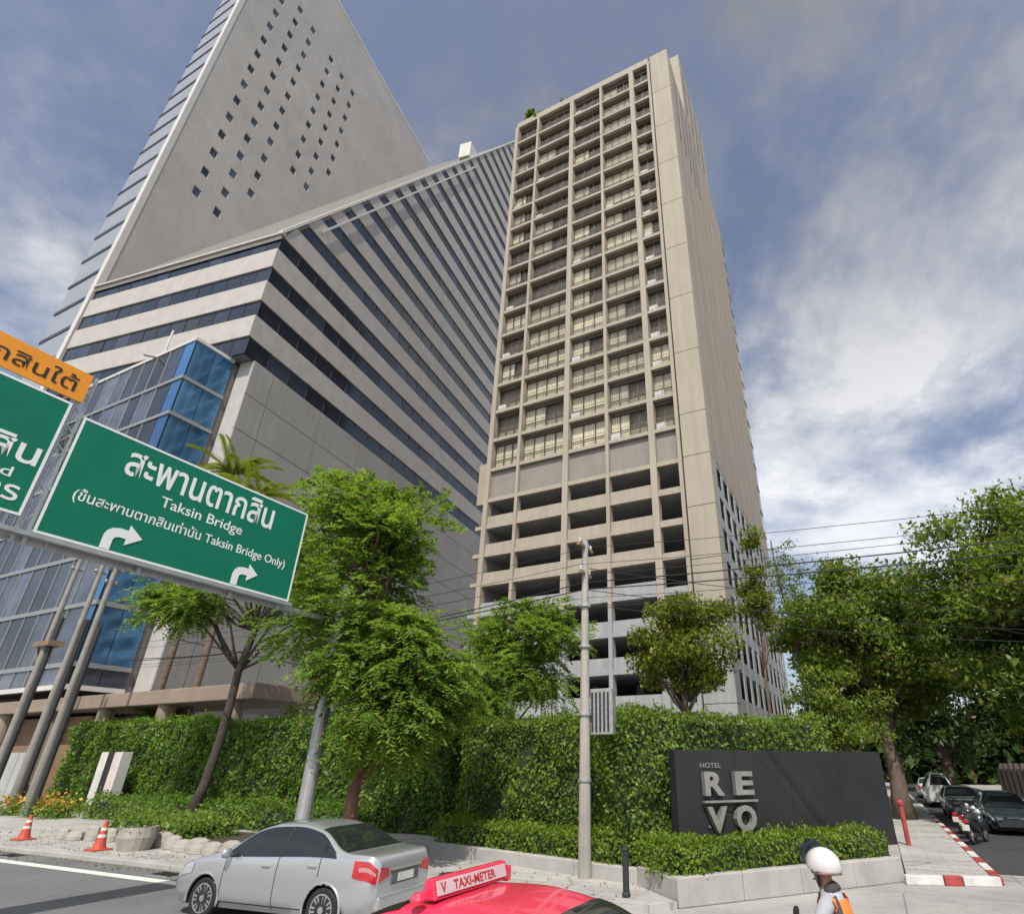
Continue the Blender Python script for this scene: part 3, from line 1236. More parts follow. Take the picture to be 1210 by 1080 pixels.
def build_planter():
    t = thing('planter_wall', 'low pale concrete planter wall round the hotel street corner', 'planter', PC, 0)
    o = PC

    def side(a, b, thick, z, name='wall'):
        d = (b - a).normalized()
        n = Vector((-d.y, d.x, 0))
        if n.dot(Vector((0, 1, 0))) < 0:
            n = -n
        if thick < 0:
            n, thick = PD.copy(), -thick
        m = MB()
        m.prism([P2(a - o), P2(b - o), P2(b - o + n * thick), P2(a - o + n * thick)], 0, z)
        m.build(name, M_curb, t, bevel=0.025)
    n = 4
    for i in range(n):
        side(PC.lerp(PR, i / n) + PD * 0.006, PC.lerp(PR, (i + 1) / n) - PD * 0.006, 0.25, 0.50)
    for i in range(4):
        d_ = (PQ - PL).normalized()
        side(PL.lerp(PQ, i / 4) + d_ * 0.006, PL.lerp(PQ, (i + 1) / 4) - d_ * 0.006, 0.22, 0.42)
    d_ = (PC - PQ).normalized()
    side(PQ + d_ * 0.006, PC - d_ * 0.01 - PD * 0.004, -0.22, 0.47)
    q = PR + e2 * 6
    m = MB()
    m.prism([P2(PR - o), P2(q - o), P2(q - o - e1 * 0.25), P2(PR - o - e1 * 0.25 + e2 * 0.26)], 0.0, 0.495)
    m.build('wall', M_curb, t)
    m = MB()
    ins = [PC + PN * 0.3 + PD * 0.3, PR + PN * 0.25 - PD * 0.1, PR + e2 * 6 - e1 * 0.2, PL + e2 * 8 + e1 * 6, PL + e2 * 3, PL + Vector((0.25, 0.3, 0)), PQ + Vector((0.25, 0.2, 0))]
    m.prism([P2(p - o) for p in ins], 0.0, 0.40)
    m.build('soil', M_soil, t)
    return t


build_planter()
FT = 1.62                                            # the sign wall stands this far behind the planter front


def build_sign_wall():
    base = PC + PD * 1.17 + PN * FT
    rz = math.atan2(PD.y, PD.x)
    t = thing('hotel_sign_wall', 'charcoal wall with raised steel letters REVO at the street corner', 'sign wall', base, rz)
    L_ = 7.1
    joints = [0, 1.78, 3.55, 5.33, L_]
    for a, b_ in zip(joints[:-1], joints[1:]):
        m = MB()
        m.box(a + 0.004, b_ - 0.004, 0, 0.30, 0.30, 2.80)
        m.build('cladding_panel', M_wallblack, t, bevel=0.008)
    ox = -1.17

    def letter(name, s, x0, x1, z0, z1):
        o = text_part(name, s, M_steel, t, (x0 + ox, -0.16, z0), (1, 0, 0), (0, 0, 1), x1 - x0, z1 - z0, 0.0, 0, 0.035)
        # push the outline back to the wall: solid letters 0.13 m deep
        bm = bmesh.new()
        bm.from_mesh(o.data)
        r = bmesh.ops.extrude_face_region(bm, geom=bm.faces[:])
        for g in r['geom']:
            if isinstance(g, bmesh.types.BMVert):
                g.co.y += 0.13
        bmesh.ops.recalc_face_normals(bm, faces=bm.faces)
        for f in bm.faces:
            f.smooth = False
        bm.to_mesh(o.data)
        bm.free()
        pin = MB()
        pin.box(x0 + ox + 0.1, x0 + ox + 0.14, -0.04, 0.0, z0 + 0.1, z0 + 0.14)
        pin.build('letter_pin', M_steel, o)
        return o
    letter('letter', 'R', 1.88, 2.46, 1.80, 2.32)
    letter('letter', 'E', 2.80, 3.36, 1.80, 2.32)
    letter('letter', 'V', 1.90, 2.48, 1.03, 1.57)
    letter('letter', 'O', 2.73, 3.34, 1.02, 1.58)
    m = MB()
    m.box(1.84 + ox, 3.44 + ox, -0.16, -0.05, 1.65, 1.695)
    m.build('letter_rule', M_steel, t)
    text_part('small_lettering', 'HOTEL', M_steel, t, (1.87 + ox, -0.02, 2.40), (1, 0, 0), (0, 0, 1), 0.62, 0.11, 0.018)
    return t


build_sign_wall()

hp = PC + PN * 2.15
hedge('tall_hedge', 'tall clipped ivy hedge rising behind the charcoal REVO wall', [P2(hp + PD * 0.1), P2(hp + PD * 6.9)], 1.3, 0.4, 3.62, 330, 0.105,
      L_hedge, 11, 0.08, 0.08)
hl0 = Vector((-4.1, 20.6, 0))
hl1 = Vector((2.05, 15.75, 0))
hedge('tall_hedge', 'bright leafy tall hedge behind the utility pole left of the REVO wall', [P2(hl0), P2(hl1)], 1.3, 0.4, 3.72, 370, 0.105, L_hedge, 12, 0.09, 0.11)
hedge('low_hedge', 'low clipped bright green hedge along the planter below the REVO wall', [P2(PC + PN * 0.22 + PD * 0.12), P2(PR + PN * 0.26 - PD * 0.15)], 1.05, 0.4, 1.0,
      520, 0.075, L_low, 13, 0.06, 0.05)
hedge('low_hedge', 'low clipped green hedge on the planter flank behind the silver sedan', [P2(PL + Vector((0.1, 0.25, 0))), P2(PQ + Vector((0.05, 0.28, 0))), P2(PC + PN * 0.30 + PD * 0.28)], 0.85, 0.4, 0.95, 480, 0.08, L_low,
      14, 0.06, 0.05)
# the long hedge along the office forecourt
hedge('tall_hedge', 'sunlit end of the long tall hedge round the white and black pylon', [P2(E(-43.5, 20.2)), P2(E(-30.5, 19.8))], 1.6, 0.1, 4.55, 170, 0.17, L_ivy, 21, 0.10, 0.09)
hedge('tall_hedge', 'long tall hedge shaded by the leaning street tree', [P2(E(-30.2, 19.8)), P2(E(-14.6, 19.2))], 1.6, 0.1, 4.3, 190, 0.16, L_ivy, 22, 0.10, 0.09)
hedge('low_hedge', 'low shrub row at the foot of the long hedge beside the tree trunk', [P2(E(-35.0, 17.9)), P2(E(-18.0, 17.6))], 1.4, 0.1, 0.95, 240, 0.12, L_ivy, 23, 0.12, 0.12)
hedge('low_hedge', 'small grassy green shrub mound at the kerb in front of the leaning tree', [P2(E(-25.6, 14.2)), P2(E(-20.6, 13.8))], 1.6, 0.1, 0.72, 420, 0.12, L_bright, 24, 0.10, 0.10)


def build_edging():
    t = thing('planting_bed_edging', 'rough grey stones edging the planting bed at the kerb', 'stone edging', E(-26.5, 13.2, 0.12), -AE)
    rnd = random.Random(3)
    x = 0.0
    i = 0
    while x < 10.5:
        w = rnd.uniform(0.5, 0.9)
        y = -0.25 + 0.35 * math.sin(x * 0.5) + rnd.uniform(-0.06, 0.06)
        h = rnd.uniform(0.28, 0.46)
        b = MB()
        r = w * 0.5
        b.lathe([(r * 0.96, 0.0), (r, h * 0.4), (r * 0.86, h * 0.85), (r * 0.4, h)], 9, (0, 0, 0), 'z', (1.0, rnd.uniform(0.5, 0.7), 1))
        b.build('stone', M_stone, t, smooth=False, loc=(x + w / 2, y, 0), bevel=0.02)
        x += w + 0.03
        i += 1
    b = MB()
    b.prism([(0.3, 0.1), (10.2, 0.1), (10.2, 3.0), (0.3, 3.0)], 0.0, 0.14)
    b.build('soil', M_soil, t)


build_edging()

# flowering shrubs at the far left
rng = np.random.default_rng(31)
for i, (u, v, lab) in enumerate([(-38.0, 17.6, 'yellow flowering shrub beside the foot of the nearest grey pole'),
                                 (-36.2, 17.4, 'orange flowering shrub left of the white and black pylon'),
                                 (-40.5, 17.5, 'pale flowering shrub left of the pole by the hoarding')]):
    t = thing('flowering_shrub', lab, 'shrub', E(u, v, 0.12))
    P = rng.normal(size=(900, 3)) * np.array([0.5, 0.4, 0.24]) + np.array([0, 0, 0.35])
    P[:, 2] = np.abs(P[:, 2])
    link('foliage', quad_mesh('foliage', leaf_quads(P, rng, 0.13), L_ivy), t)
    P = rng.normal(size=(150, 3)) * np.array([0.5, 0.4, 0.2]) + np.array([0, 0, 0.6])
    P[:, 2] = np.maximum(P[:, 2], 0.2)
    link('flowers', quad_mesh('flowers', leaf_quads(P, rng, 0.13, aspect=0.9), L_flower), t)
    b = MB()
    for k in range(5):
        b.tube([(0, 0, 0), (rng.uniform(-.4, .4), rng.uniform(-.3, .3), 0.6)], [0.02, 0.008], 5)
    b.build('stem', M_bark, t)

M_pinkpanel = mat('pale pinkish panel', (0.56, 0.48, 0.45), 0.6, 0.08, 1.5)
# pylon between hedge and kerb
t = thing('pylon', 'white and black striped slab pylon in front of the long hedge', 'pylon', E(-36.6, 18.6, 0.12), -AE)
for x0, x1, y0, m in ((0.0, 0.62, 0.0, M_white_paint), (0.63, 1.16, -0.004, M_wallblack), (1.17, 1.75, 0.0, M_pinkpanel), (1.76, 1.94, -0.05, M_white_edge)):
    b = MB()
    b.box(x0, x1, y0, 0.45, 0, 2.9)
    b.build('slab', m, t, bevel=0.01)

# grey hoarding with its little green sign
t = thing('hoarding', 'plain grey metal hoarding with a small green sign at the far left', 'hoarding', E(-63.7, 19.8, 0.0), -AE)
for i in range(9):
    b = MB()
    b.box(i * 2.0 + 0.02, i * 2.0 + 1.98, 0, 0.06, 0.1, 3.1)
    b.build('panel', mat('grey sheet metal', (0.36, 0.37, 0.37), 0.55, 0.08, 1.0, streak=0.15), t)
    b = MB()
    b.box(i * 2.0 - 0.05, i * 2.0 + 0.015, -0.02, 0.12, 0.0, 3.2)
    b.build('post', M_galv, t)
b = MB()
b.box(9.6, 12.4, -0.06, -0.02, 1.75, 2.65)
g_ = b.build('small_green_sign', M_signgreen, t)


# ------------------------------------------------------------------ overhead direction sign
def arrow(name, t, y0, z0, w, h):
    """bent turn-right arrow, flat film 4 mm thick; drawn in the sign plane"""
    s = 0.16 * w
    x = lambda a: y0 + a * w
    zz = lambda a: z0 + a * h
    pts = [(0.0, 0.0), (0.0, 0.45), (0.05, 0.62), (0.16, 0.74), (0.34, 0.80), (0.58, 0.80), (0.58, 1.0), (1.0, 0.64), (0.58, 0.28), (0.58, 0.50), (0.40, 0.50),
           (0.30, 0.46), (0.26, 0.38), (0.26, 0.0)]
    b = MB()
    # fan-safe split: stem, bend and head
    P_ = [(0.012, x(a), zz(c)) for a, c in pts]
    b.extrude([P_[i] for i in (0, 1, 12, 13)], (0.005, 0, 0))
    b.extrude([P_[i] for i in (1, 2, 3, 4, 5, 9, 10, 11, 12)], (0.005, 0, 0))
    b.extrude([P_[i] for i in (6, 7, 8)], (0.005, 0, 0))
    return b.build(name, M_signwhite, t)


def build_sign():
    US, V0 = -13.03, 0.0
    t = thing('direction_sign', 'green overhead Taksin Bridge direction sign with two turn arrows and an orange plate', 'road sign', E(US, V0), -AE)
    X, Y, Z = (1, 0, 0), (0, 1, 0), (0, 0, 1)

    def panel(name, v0, v1, z0, z1, m, bord=True):
        b = MB()
        b.box(-0.03, 0.006, v0, v1, z0, z1)
        p = b.build(name, m, t)
        if bord:
            e = 0.045
            b = MB()
            b.box(0.006, 0.011, v0, v1, z1 - e, z1)
            b.box(0.006, 0.011, v0, v1, z0, z0 + e)
            b.box(0.006, 0.011, v0, v0 + e, z0 + e + 0.001, z1 - e - 0.001)
            b.box(0.006, 0.011, v1 - e, v1, z0 + e + 0.001, z1 - e - 0.001)
            b.build('border', M_signwhite, p)
        return p
    panel('green_panel', 4.33, 9.70, 6.26, 8.71, M_signgreen)
    panel('green_panel', -1.2, 4.08, 6.47, 8.87, M_signgreen)
    panel('orange_panel', -1.2, 4.20, 8.96, 9.60, M_signorange, False)
    TX = lambda s, v0, v1, z0, z1, m=M_signwhite, bold=0.0: text_part('lettering', s, m, t, (0.0075, v0, z0), Y, Z, v1 - v0, z1 - z0, 0.005, 0, bold)
    TX('สะพานตากสิน', 5.28, 8.74, 7.90, 8.56, bold=0.014)
    TX('Taksin Bridge', 6.13, 8.03, 7.43, 7.74, bold=0.006)
    TX('(ขึ้นสะพานตากสินเท่านั้น Taksin Bridge Only)', 4.66, 9.36, 7.00, 7.32, bold=0.006)
    arrow('arrow', t, 5.36, 6.31, 0.68, 0.60)
    arrow('arrow', t, 8.08, 6.31, 0.62, 0.58)
    TX('ถ.ตากสิน', 1.6, 3.97, 7.40, 7.86, bold=0.014)
    TX('Taksin Rd', 2.2, 3.72, 7.08, 7.27, bold=0.004)
    TX('สาทร', 2.9, 3.93, 6.68, 6.98, bold=0.012)
    TX('สะพานตากสินใต้', 0.9, 4.02, 9.10, 9.46, M_signblack, 0.006)
    # carrying lattice in the gap between the panels, and the beam below
    b = MB()
    for v in (4.12, 4.29):
        b.bar((-0.06, v, 6.0), (-0.06, v, 9.62), 0.05)
    for k in range(7):
        z = 6.35 + k * 0.42
        b.bar((-0.06, 4.12, z), (-0.06, 4.29, z + 0.28), 0.03)
        b.bar((-0.06, 4.29, z + 0.28), (-0.06, 4.12, z + 0.42), 0.03)
    b.build('lattice', M_galv, t)
    for v in (-0.9, 1.6, 6.2, 8.2, 9.5):
        b = MB()
        b.bar((-0.08, v, 6.0), (-0.08, v, 8.7), 0.06)
        b.build('stiffener', M_galv, t)
    b = MB()
    b.box(-0.30, -0.16, -1.5, 11.7, 6.08, 6.20)
    b.box(-0.30, -0.12, -1.5, 9.6, 8.20, 8.36)
    for k in range(9):
        v = -1.2 + k * 1.2
        b.bar((-0.2, v, 6.2), (-0.2, v + 0.6, 8.2), 0.07)
        b.bar((-0.2, v + 0.6, 8.2), (-0.2, v + 1.2, 6.2), 0.07)
    b.build('carrier_beam', M_galv, t)
    b = MB()
    b.box(-0.05, 0.06, -1.4, 9.8, 6.16, 6.24)
    b.build('walkway_angle', M_galv, t)
    b = MB()
    b.tube([(-0.3, 11.72, 0.10), (-0.3, 11.72, 7.2)], [0.19, 0.16], 16)
    b.box(-0.62, 0.02, 11.40, 12.04, 0.12, 0.16)
    b.build('mast', M_galv, t, smooth=False)
    return t


build_sign()


# ------------------------------------------------------------------ poles and wires
def utility_pole(name, label, u, v, h, r0, r1, m, box=False, arms=True, group=None, dark=False):
    t = thing(name, label, 'utility pole', E(u, v, 0.10), -AE, group)
    b = MB()
    b.tube([(0, 0, 0), (0, 0, h * 0.5), (0, 0, h)], [r0, (r0 + r1) / 2, r1], 12)
    b.build('shaft', m, t)
    if arms:
        for z, w in ((h - 0.25, 0.9), (h - 1.05, 0.7)):
            b = MB()
            b.box(-0.05, 0.05, -w / 2, w / 2, z, z + 0.09)
            a = b.build('crossarm', M_rust, t)
            for y in (-w / 2 + 0.08, 0.16, w / 2 - 0.08):
                b = MB()
                b.lathe([(0.03, 0), (0.055, 0.03), (0.03, 0.06), (0.055, 0.09), (0.02, 0.13)], 9, (0, y, z + 0.09))
                b.build('insulator', M_ac, a)
    if box:
        b = MB()
        b.box(0.10, 0.72, 0.10, 0.36, 3.05, 4.15)
        q = b.build('junction_box', mat('perforated grey steel', (0.30, 0.31, 0.31), 0.6, 0.25, 9.0, metal=0.3), t, bevel=0.015)
        b = MB()
        for k in range(5):
            b.box(0.14 + k * 0.11, 0.19 + k * 0.11, 0.085, 0.099, 3.12, 4.06)
        b.build('slot_cover', M_darkpole, q)
        for z in (2.0, 3.5, 5.2, 6.3):
            b = MB()
            b.lathe([(r0 + 0.012, 0), (r0 + 0.012, 0.06)], 12, (0, 0, z))
            b.build('clamp_band', M_galv, t)
    return t


utility_pole('utility_pole', 'pale slender concrete utility pole in front of the hotel corner', -6.55, 13.95, 8.25, 0.155, 0.085, M_pole, True)
pole_lbl = ['light concrete pole between the hoarding and the long hedge', 'concrete pole behind the nearest of the far left poles', 'furthest left concrete pole carrying a transformer bracket']
for (u, v, h), lb in zip([(-38.3, 17.0, 12.8), (-41.3, 17.6, 14.0), (-44.3, 17.6, 14.6)], pole_lbl):
    t = utility_pole('utility_pole', lb, u, v, h, 0.20, 0.12, M_polegrey)
    b = MB()
    b.tube([(0.36, 0.1, 0), (0.36, 0.1, h * 0.72)], 0.13, 10)
    b.build('riser_duct', M_darkpole, t)
    if u < -44:
        b = MB()
        b.box(-0.9, 0.9, -0.3, 0.5, h * 0.60, h * 0.62)
        b.bar((-0.8, 0, h * 0.6), (-0.1, 0, h * 0.5), 0.08)
        b.build('bracket', M_rust, t)

wires = [(8.28, 0.35, 'topmost thin overhead wire above the road bend'), (7.55, -0.3, 'second thin overhead wire below the topmost one'),
         (7.40, 0.25, 'thin overhead wire just under the second crossarm'), (7.1, 0.0, 'thick black bundled overhead cable'),
         (6.92, 0.05, 'slack black telephone cable below the thick bundle'), (6.65, -0.05, 'lower sagging black telephone cable'), (6.45, 0.06, 'lowest black telephone cable on the pole')]
rnd = random.Random(8)
for i, (z, dv, lb) in enumerate(wires):
    pts = []
    for (ua, ub, za, zb, va, vb) in ((-39, -6.55, z + 0.75, z, 17.2 + dv, 13.95 + dv), (-6.55, 26, z, z + 0.1, 13.95 + dv, 13.9 + dv)):
        sag = rnd.uniform(0.35, 0.8)
        for k in range(13):
            f = k / 12
            if pts and k == 0:
                continue
            pts.append(E(ua + (ub - ua) * f, va + (vb - va) * f, za + (zb - za) * f - sag * 4 * f * (1 - f)))
    b = MB()
    b.tube(pts, 0.017 if 'thick' in lb else 0.008, 5)
    o = b.build('overhead_wire', M_black, None)
    tag(o, lb, 'wire', 'overhead wires along the main road')
# wires along the side street, pole to the trees
for i, (z, dv) in enumerate(((6.9, 0.0), (7.6, 0.3), (6.5, 0.1))):
    pts = [E(-6.55 + (30.0) * k / 12, 13.95 + dv + 26 * k / 12, z + 2.4 * k / 12 - 1.2 * 4 * (k / 12) * (1 - k / 12)) for k in range(13)]
    b = MB()
    b.tube(pts, 0.012, 5)
    o = b.build('overhead_wire', M_black, None)
    tag(o, ['thick slack cable crossing towards the side street trees', 'upper thin wire crossing to the side street trees', 'lowest cable crossing towards the side street trees'][i], 'wire',
        'overhead wires crossing the side street')

# bollards, post, cones
t = thing('bollard', 'dark iron bollard on the pavement right of the utility pole', 'bollard', E(-4.96, 12.5, 0.12), -AE)
b = MB()
b.lathe([(0.085, 0.0), (0.085, 0.06), (0.065, 0.08), (0.062, 0.70), (0.075, 0.72), (0.075, 0.76)], 14)
b.build('shaft', M_darkpole, t, smooth=False)
b = MB()
b.lathe([(0.05, 0.76), (0.07, 0.80), (0.06, 0.86), (0.02, 0.88)], 14)
b.build('cap', M_darkpole, t)

t = thing('marker_post', 'red painted marker post at the end of the planter hedge', 'post', E(0.45, 23.6, 0.12), -AE)
b = MB()
b.tube([(0, 0, 0), (0, 0, 1.15)], 0.075, 10)
b.build('shaft', M_red_paint, t)
b = MB()
b.lathe([(0.10, 1.15), (0.11, 1.22), (0.06, 1.30)], 10)
b.build('cap', M_red_paint, t)

for (u, v, lb, hgt) in ((-21.9, 11.9, 'red traffic cone with a flat base at the kerb beside the bed', 0.78), (-27.2, 12.3, 'reddish traffic cone standing further left on the pavement', 0.74)):
    t = thing('traffic_cone', lb, 'traffic cone', E(u, v, 0.12), -AE, 'traffic cones on the pavement')
    M_cone = mat('faded red plastic', (0.50, 0.075, 0.05), 0.55, 0.15, 4.0, dirt=0.2)
    b = MB()
    b.box(-0.27, 0.27, -0.27, 0.27, 0.0, 0.05)
    b.build('base', M_cone, t, bevel=0.02)
    b = MB()
    b.lathe([(0.19, 0.05), (0.15, 0.18), (0.045, hgt), (0.025, hgt + 0.01)], 14)
    b.build('body', M_cone, t)
    for z in (0.34, 0.52):
        b = MB()
        rr = lambda q: 0.15 - (q - 0.18) * (0.105 / (hgt - 0.18)) + 0.006
        b.lathe([(rr(z), z), (rr(z + 0.08), z + 0.08)], 14)
        b.build('reflective_band', M_white_paint, t)
t = thing('round_tub', 'squat grey concrete tub at the kerb right of the red cone', 'planter', E(-21.0, 12.4, 0.12))
b = MB()
b.lathe([(0.42, 0.0), (0.52, 0.35), (0.50, 0.62), (0.44, 0.62), (0.42, 0.5)], 18)
b.build('tub', M_stone, t, smooth=False)
rg = np.random.default_rng(77)
link('foliage', quad_mesh('foliage', leaf_quads(rg.normal(size=(260, 3)) * np.array([.25, .25, .14]) + np.array([0, 0, .7]), rg, 0.12), L_ivy), t)


# ------------------------------------------------------------------ trees
def blob_tree(name, label, base, top, c, r, n_cl, cr, n, size, lm, seed, trunk_r=0.18, lean=(0, 0), spray=None, bark=None, limb_r=0.05, shell=0.4, aspect=0.5, flat=0.65, group=None, limb_every=1, wob=0.12):
    rg = np.random.default_rng(seed + 500)
    base = Vector(base)
    cl = clumps_in(rg, c, r, n_cl, shell)
    tr = []
    for k in range(7):
        f = k / 6
        tr.append((lean[0] * f ** 1.4 + rg.normal() * wob * f, lean[1] * f ** 1.4 + rg.normal() * wob * f, top * f, trunk_r * (1.25 - 0.85 * f) + (0.08 * trunk_r / 0.18 if k == 0 else 0)))
    return tree(name, label, base, tr, cl, cr, n, size, lm, bark, group, spray, seed, limb_r, aspect, flat, limb_every)


# big feathery tree between the sedan and the hedge
def big_tree():
    base = Vector((-6.05, 16.5, 0.12))
    rg = np.random.default_rng(91)
    cl = np.concatenate([
        clumps_in(rg, (-1.0, 0.2, 9.3), (2.3, 2.2, 3.2), 32, 0.35),
        clumps_in(rg, (0.2, 0.0, 5.9), (1.75, 1.8, 1.6), 22, 0.3),
        clumps_in(rg, (0.85, -0.1, 4.0), (1.5, 1.4, 0.8), 9, 0.3),
        clumps_in(rg, (2.1, 0.4, 5.0), (1.1, 1.2, 1.1), 7, 0.3),
        np.array([[-2.5, -0.5, 6.9], [1.0, 0, 11.2], [-2.6, 0, 11.9], [-1.2, 0.2, 12.2]])])
    tr = [(0, 0, 0, 0.30), (0.03, 0, 0.8, 0.22), (-0.02, 0.05, 2.0, 0.19), (0.25, 0.0, 3.4, 0.17), (0.1, 0.1, 5.0, 0.15), (-0.3, 0.0, 7.0, 0.12), (-0.7, 0.1, 9.2, 0.08), (-0.8, 0.1, 11.0, 0.04)]
    k = 0.85
    cl = cl * k
    tr = [tuple(q * k for q in p) for p in tr]
    tree('street_tree', 'big bright green feathery street tree beside the direction sign', base, tr, cl, 0.88, 4600, 0.17, L_bright, M_bark_red, None, 0.52, 3, 0.05)


big_tree()


def leaning_tree():
    base = E(-26.3, 17.3, 0.12)
    rg = np.random.default_rng(92)
    sx = [(0, 0), (0.30, 0.1), (0.45, 0.1), (0.5, 0.1), (0.55, 0), (0.9, -.1), (1.7, -.2)]
    zz = [0, 1.6, 3.2, 4.8, 6.2, 8.0, 10.0]
    rr = [0.27, 0.20, 0.18, 0.175, 0.165, 0.14, 0.10]
    tr = [(a, b_, z, r) for (a, b_), z, r in zip(sx, zz, rr)]
    cl = np.concatenate([clumps_in(rg, (1.0, -0.4, 11.2), (4.2, 2.6, 1.6), 22, 0.3), clumps_in(rg, (-1.9, -1.0, 9.4), (1.8, 1.4, 0.8), 8, 0.2),
                         np.array([[-3.2, -1, 9.9], [-2.2, -.6, 8.6], [-2.6, -1, 9.0], [3.6, 0, 8.6], [3.0, 0.2, 7.4]])])
    tree('street_tree', 'tall leaning dark trunked tree in front of the long hedge', base, tr, cl, 0.85, 1700, 0.21, L_bright, M_barkdark, None, 0.62, 4, 0.06)


leaning_tree()


def palm(label, base, h, seed, nf=16, fl=2.6, lean=(0.4, 0)):
    rg = np.random.default_rng(seed)
    t = thing('palm_tree', label, 'palm', base)
    b = MB()
    b.tube([(lean[0] * (k / 6) ** 1.5, lean[1] * (k / 6) ** 1.5, h * k / 6) for k in range(7)], [0.24 - 0.015 * k for k in range(7)], 9)
    b.build('trunk', M_bark, t, smooth=True)
    topc = np.array([lean[0], lean[1], h])
    for i in range(nf):
        a = 2 * math.pi * i / nf + rg.normal() * 0.15
        up = rg.uniform(0.2, 1.2)
        d = np.array([math.cos(a), math.sin(a), 0])
        pts = []
        for k in range(8):
            f = k / 7
            pts.append(topc + d * fl * f * (1 - 0.12 * f) + np.array([0, 0, up * fl * 0.7 * f - fl * 0.75 * f * f * (0.6 + 0.3 * (1.2 - up))]))
        pts = np.array(pts)
        Q = []
        for k in range(34):
            f = (k + 1) / 35 * 6.99
            i0 = int(f)
            p = pts[i0] + (pts[i0 + 1] - pts[i0]) * (f - i0)
            tg = pts[i0 + 1] - pts[i0]
            tg = tg / np.linalg.norm(tg)
            sd = np.cross(tg, np.array([0, 0, 1.0]))
            sd /= np.linalg.norm(sd) + 1e-6
            for s in (-1, 1):
                dr = sd * s * 0.8 + tg * 0.55 + np.array([0, 0, -0.35])
                dr /= np.linalg.norm(dr)
                ln = 0.62 * (1 - 0.5 * abs(f / 7 - 0.4))
                w = np.cross(dr, tg)
                w = tg * 0.06
                Q.append([p, p + dr * ln * 0.5 + w, p + dr * ln, p + dr * ln * 0.5 - w])
        link('frond', quad_mesh('frond', np.array(Q), L_yellow), t)
    return t


palm('feathery palm rising behind the direction sign beside the concrete base wall', E(-40.0, 22.3, 0.1), 22.0, 41, 20, 3.6, (0.5, 0))
palm('second feathery palm showing above the top edge of the direction sign', E(-36.6, 22.4, 0.1), 19.4, 42, 20, 3.4, (0.3, 0))

blob_tree('young_tree', 'hazy young green tree behind the hedge between the big tree and the pole', Vector((-3.3, 26.5, 0.1)), 7.5, (0, 0, 7.0), (2.6, 2.2, 2.5), 30, 0.85, 2600, 0.17, L_bright, 5, 0.10,
          spray=0.55, shell=0.2)
blob_tree('young_tree', 'small bright sapling at the hedge corner right of the big tree', Vector((-4.3, 23.0, 0.1)), 4.8, (0, 0, 4.6), (1.5, 1.3, 1.4), 14, 0.7, 1200, 0.16, L_bright, 6, 0.07,
          spray=0.5, shell=0.2)
blob_tree('round_tree', 'rounded olive green tree behind the REVO wall hedge', Vector((4.2, 24.8, 0.1)), 6.2, (0.1, 0, 7.2), (2.25, 2.2, 2.35), 46, 0.75, 18000, 0.18, L_yellow, 7, 0.16, limb_r=0.06,
          shell=0.25, wob=0.2)
blob_tree('slim_tree', 'slim yellowish green tree against the hotel side wall', Vector((9.3, 30.2, 0.1)), 13.0, (0, 0, 10.6), (0.85, 0.85, 3.9), 26, 0.6, 5200, 0.19, L_yellow, 8, 0.09, shell=0.1, limb_r=0.025)
blob_tree('slim_tree', 'thin sparse airy tree with a bare stem beside the hotel', Vector((12.0, 32.0, 0.1)), 14.6, (-0.3, 0, 12.4), (1.5, 1.3, 2.6), 22, 0.5, 1500, 0.16, L_mid, 9, 0.10, lean=(-0.9, 0), shell=0.2,
          limb_r=0.02)
blob_tree('bush', 'pale green rounded bush behind the long hedge by the annex porch', E(-39.2, 22.6, 0.1), 3.5, (0, 0, 5.0), (1.9, 1.7, 2.4), 30, 0.7, 7000, 0.17, L_mid, 10, 0.12, shell=0.2)
blob_tree('bush', 'yellow leaved shrub showing above the long hedge beside the big tree', E(-26.6, 21.6, 0.1), 3.0, (0, 0, 4.1), (0.9, 0.9, 1.0), 12, 0.5, 1500, 0.14, L_yellow, 15, 0.07, shell=0.2)
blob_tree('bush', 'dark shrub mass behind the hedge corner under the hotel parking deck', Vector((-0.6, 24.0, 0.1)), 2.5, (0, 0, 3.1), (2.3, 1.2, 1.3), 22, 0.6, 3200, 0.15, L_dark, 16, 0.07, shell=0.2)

# side street trees
blob_tree('street_tree', 'broad dense street tree with a thick trunk at the side street kerb', E(0.75, 34.2, 0.12), 6.5, (0.1, 1.0, 8.6), (4.4, 4.0, 4.6), 100, 1.25, 44000, 0.28, L_mid, 61, 0.34, limb_r=0.09,
          shell=0.35, bark=M_bark)
blob_tree('street_tree', 'tall leafy tree overhanging the side street at the right edge', E(9.2, 29.0, 0.1), 7.0, (-1.6, 1.8, 8.5), (4.3, 4.2, 5.1), 120, 1.2, 48000, 0.27, L_mid, 62, 0.34, limb_r=0.09, shell=0.35)
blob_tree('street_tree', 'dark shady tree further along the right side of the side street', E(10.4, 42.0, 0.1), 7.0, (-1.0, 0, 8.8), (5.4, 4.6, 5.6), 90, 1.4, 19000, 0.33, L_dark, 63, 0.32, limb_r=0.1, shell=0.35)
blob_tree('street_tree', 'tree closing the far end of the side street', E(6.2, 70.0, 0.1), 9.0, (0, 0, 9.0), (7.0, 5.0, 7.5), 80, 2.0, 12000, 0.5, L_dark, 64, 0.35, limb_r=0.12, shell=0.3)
blob_tree('street_tree', 'second left kerb tree behind the broad street tree', E(0.8, 45.5, 0.12), 6.5, (0, 0, 9.4), (4.6, 4.2, 4.4), 80, 1.4, 18000, 0.38, L_mid, 65, 0.28, limb_r=0.09, shell=0.35)
blob_tree('street_tree', 'leafy tree behind the fence at the far right', E(13.8, 36.0, 0.1), 7.0, (0, 0, 8.6), (5.2, 4.5, 5.2), 90, 1.5, 24000, 0.36, L_mid, 66, 0.32, limb_r=0.09, shell=0.35)
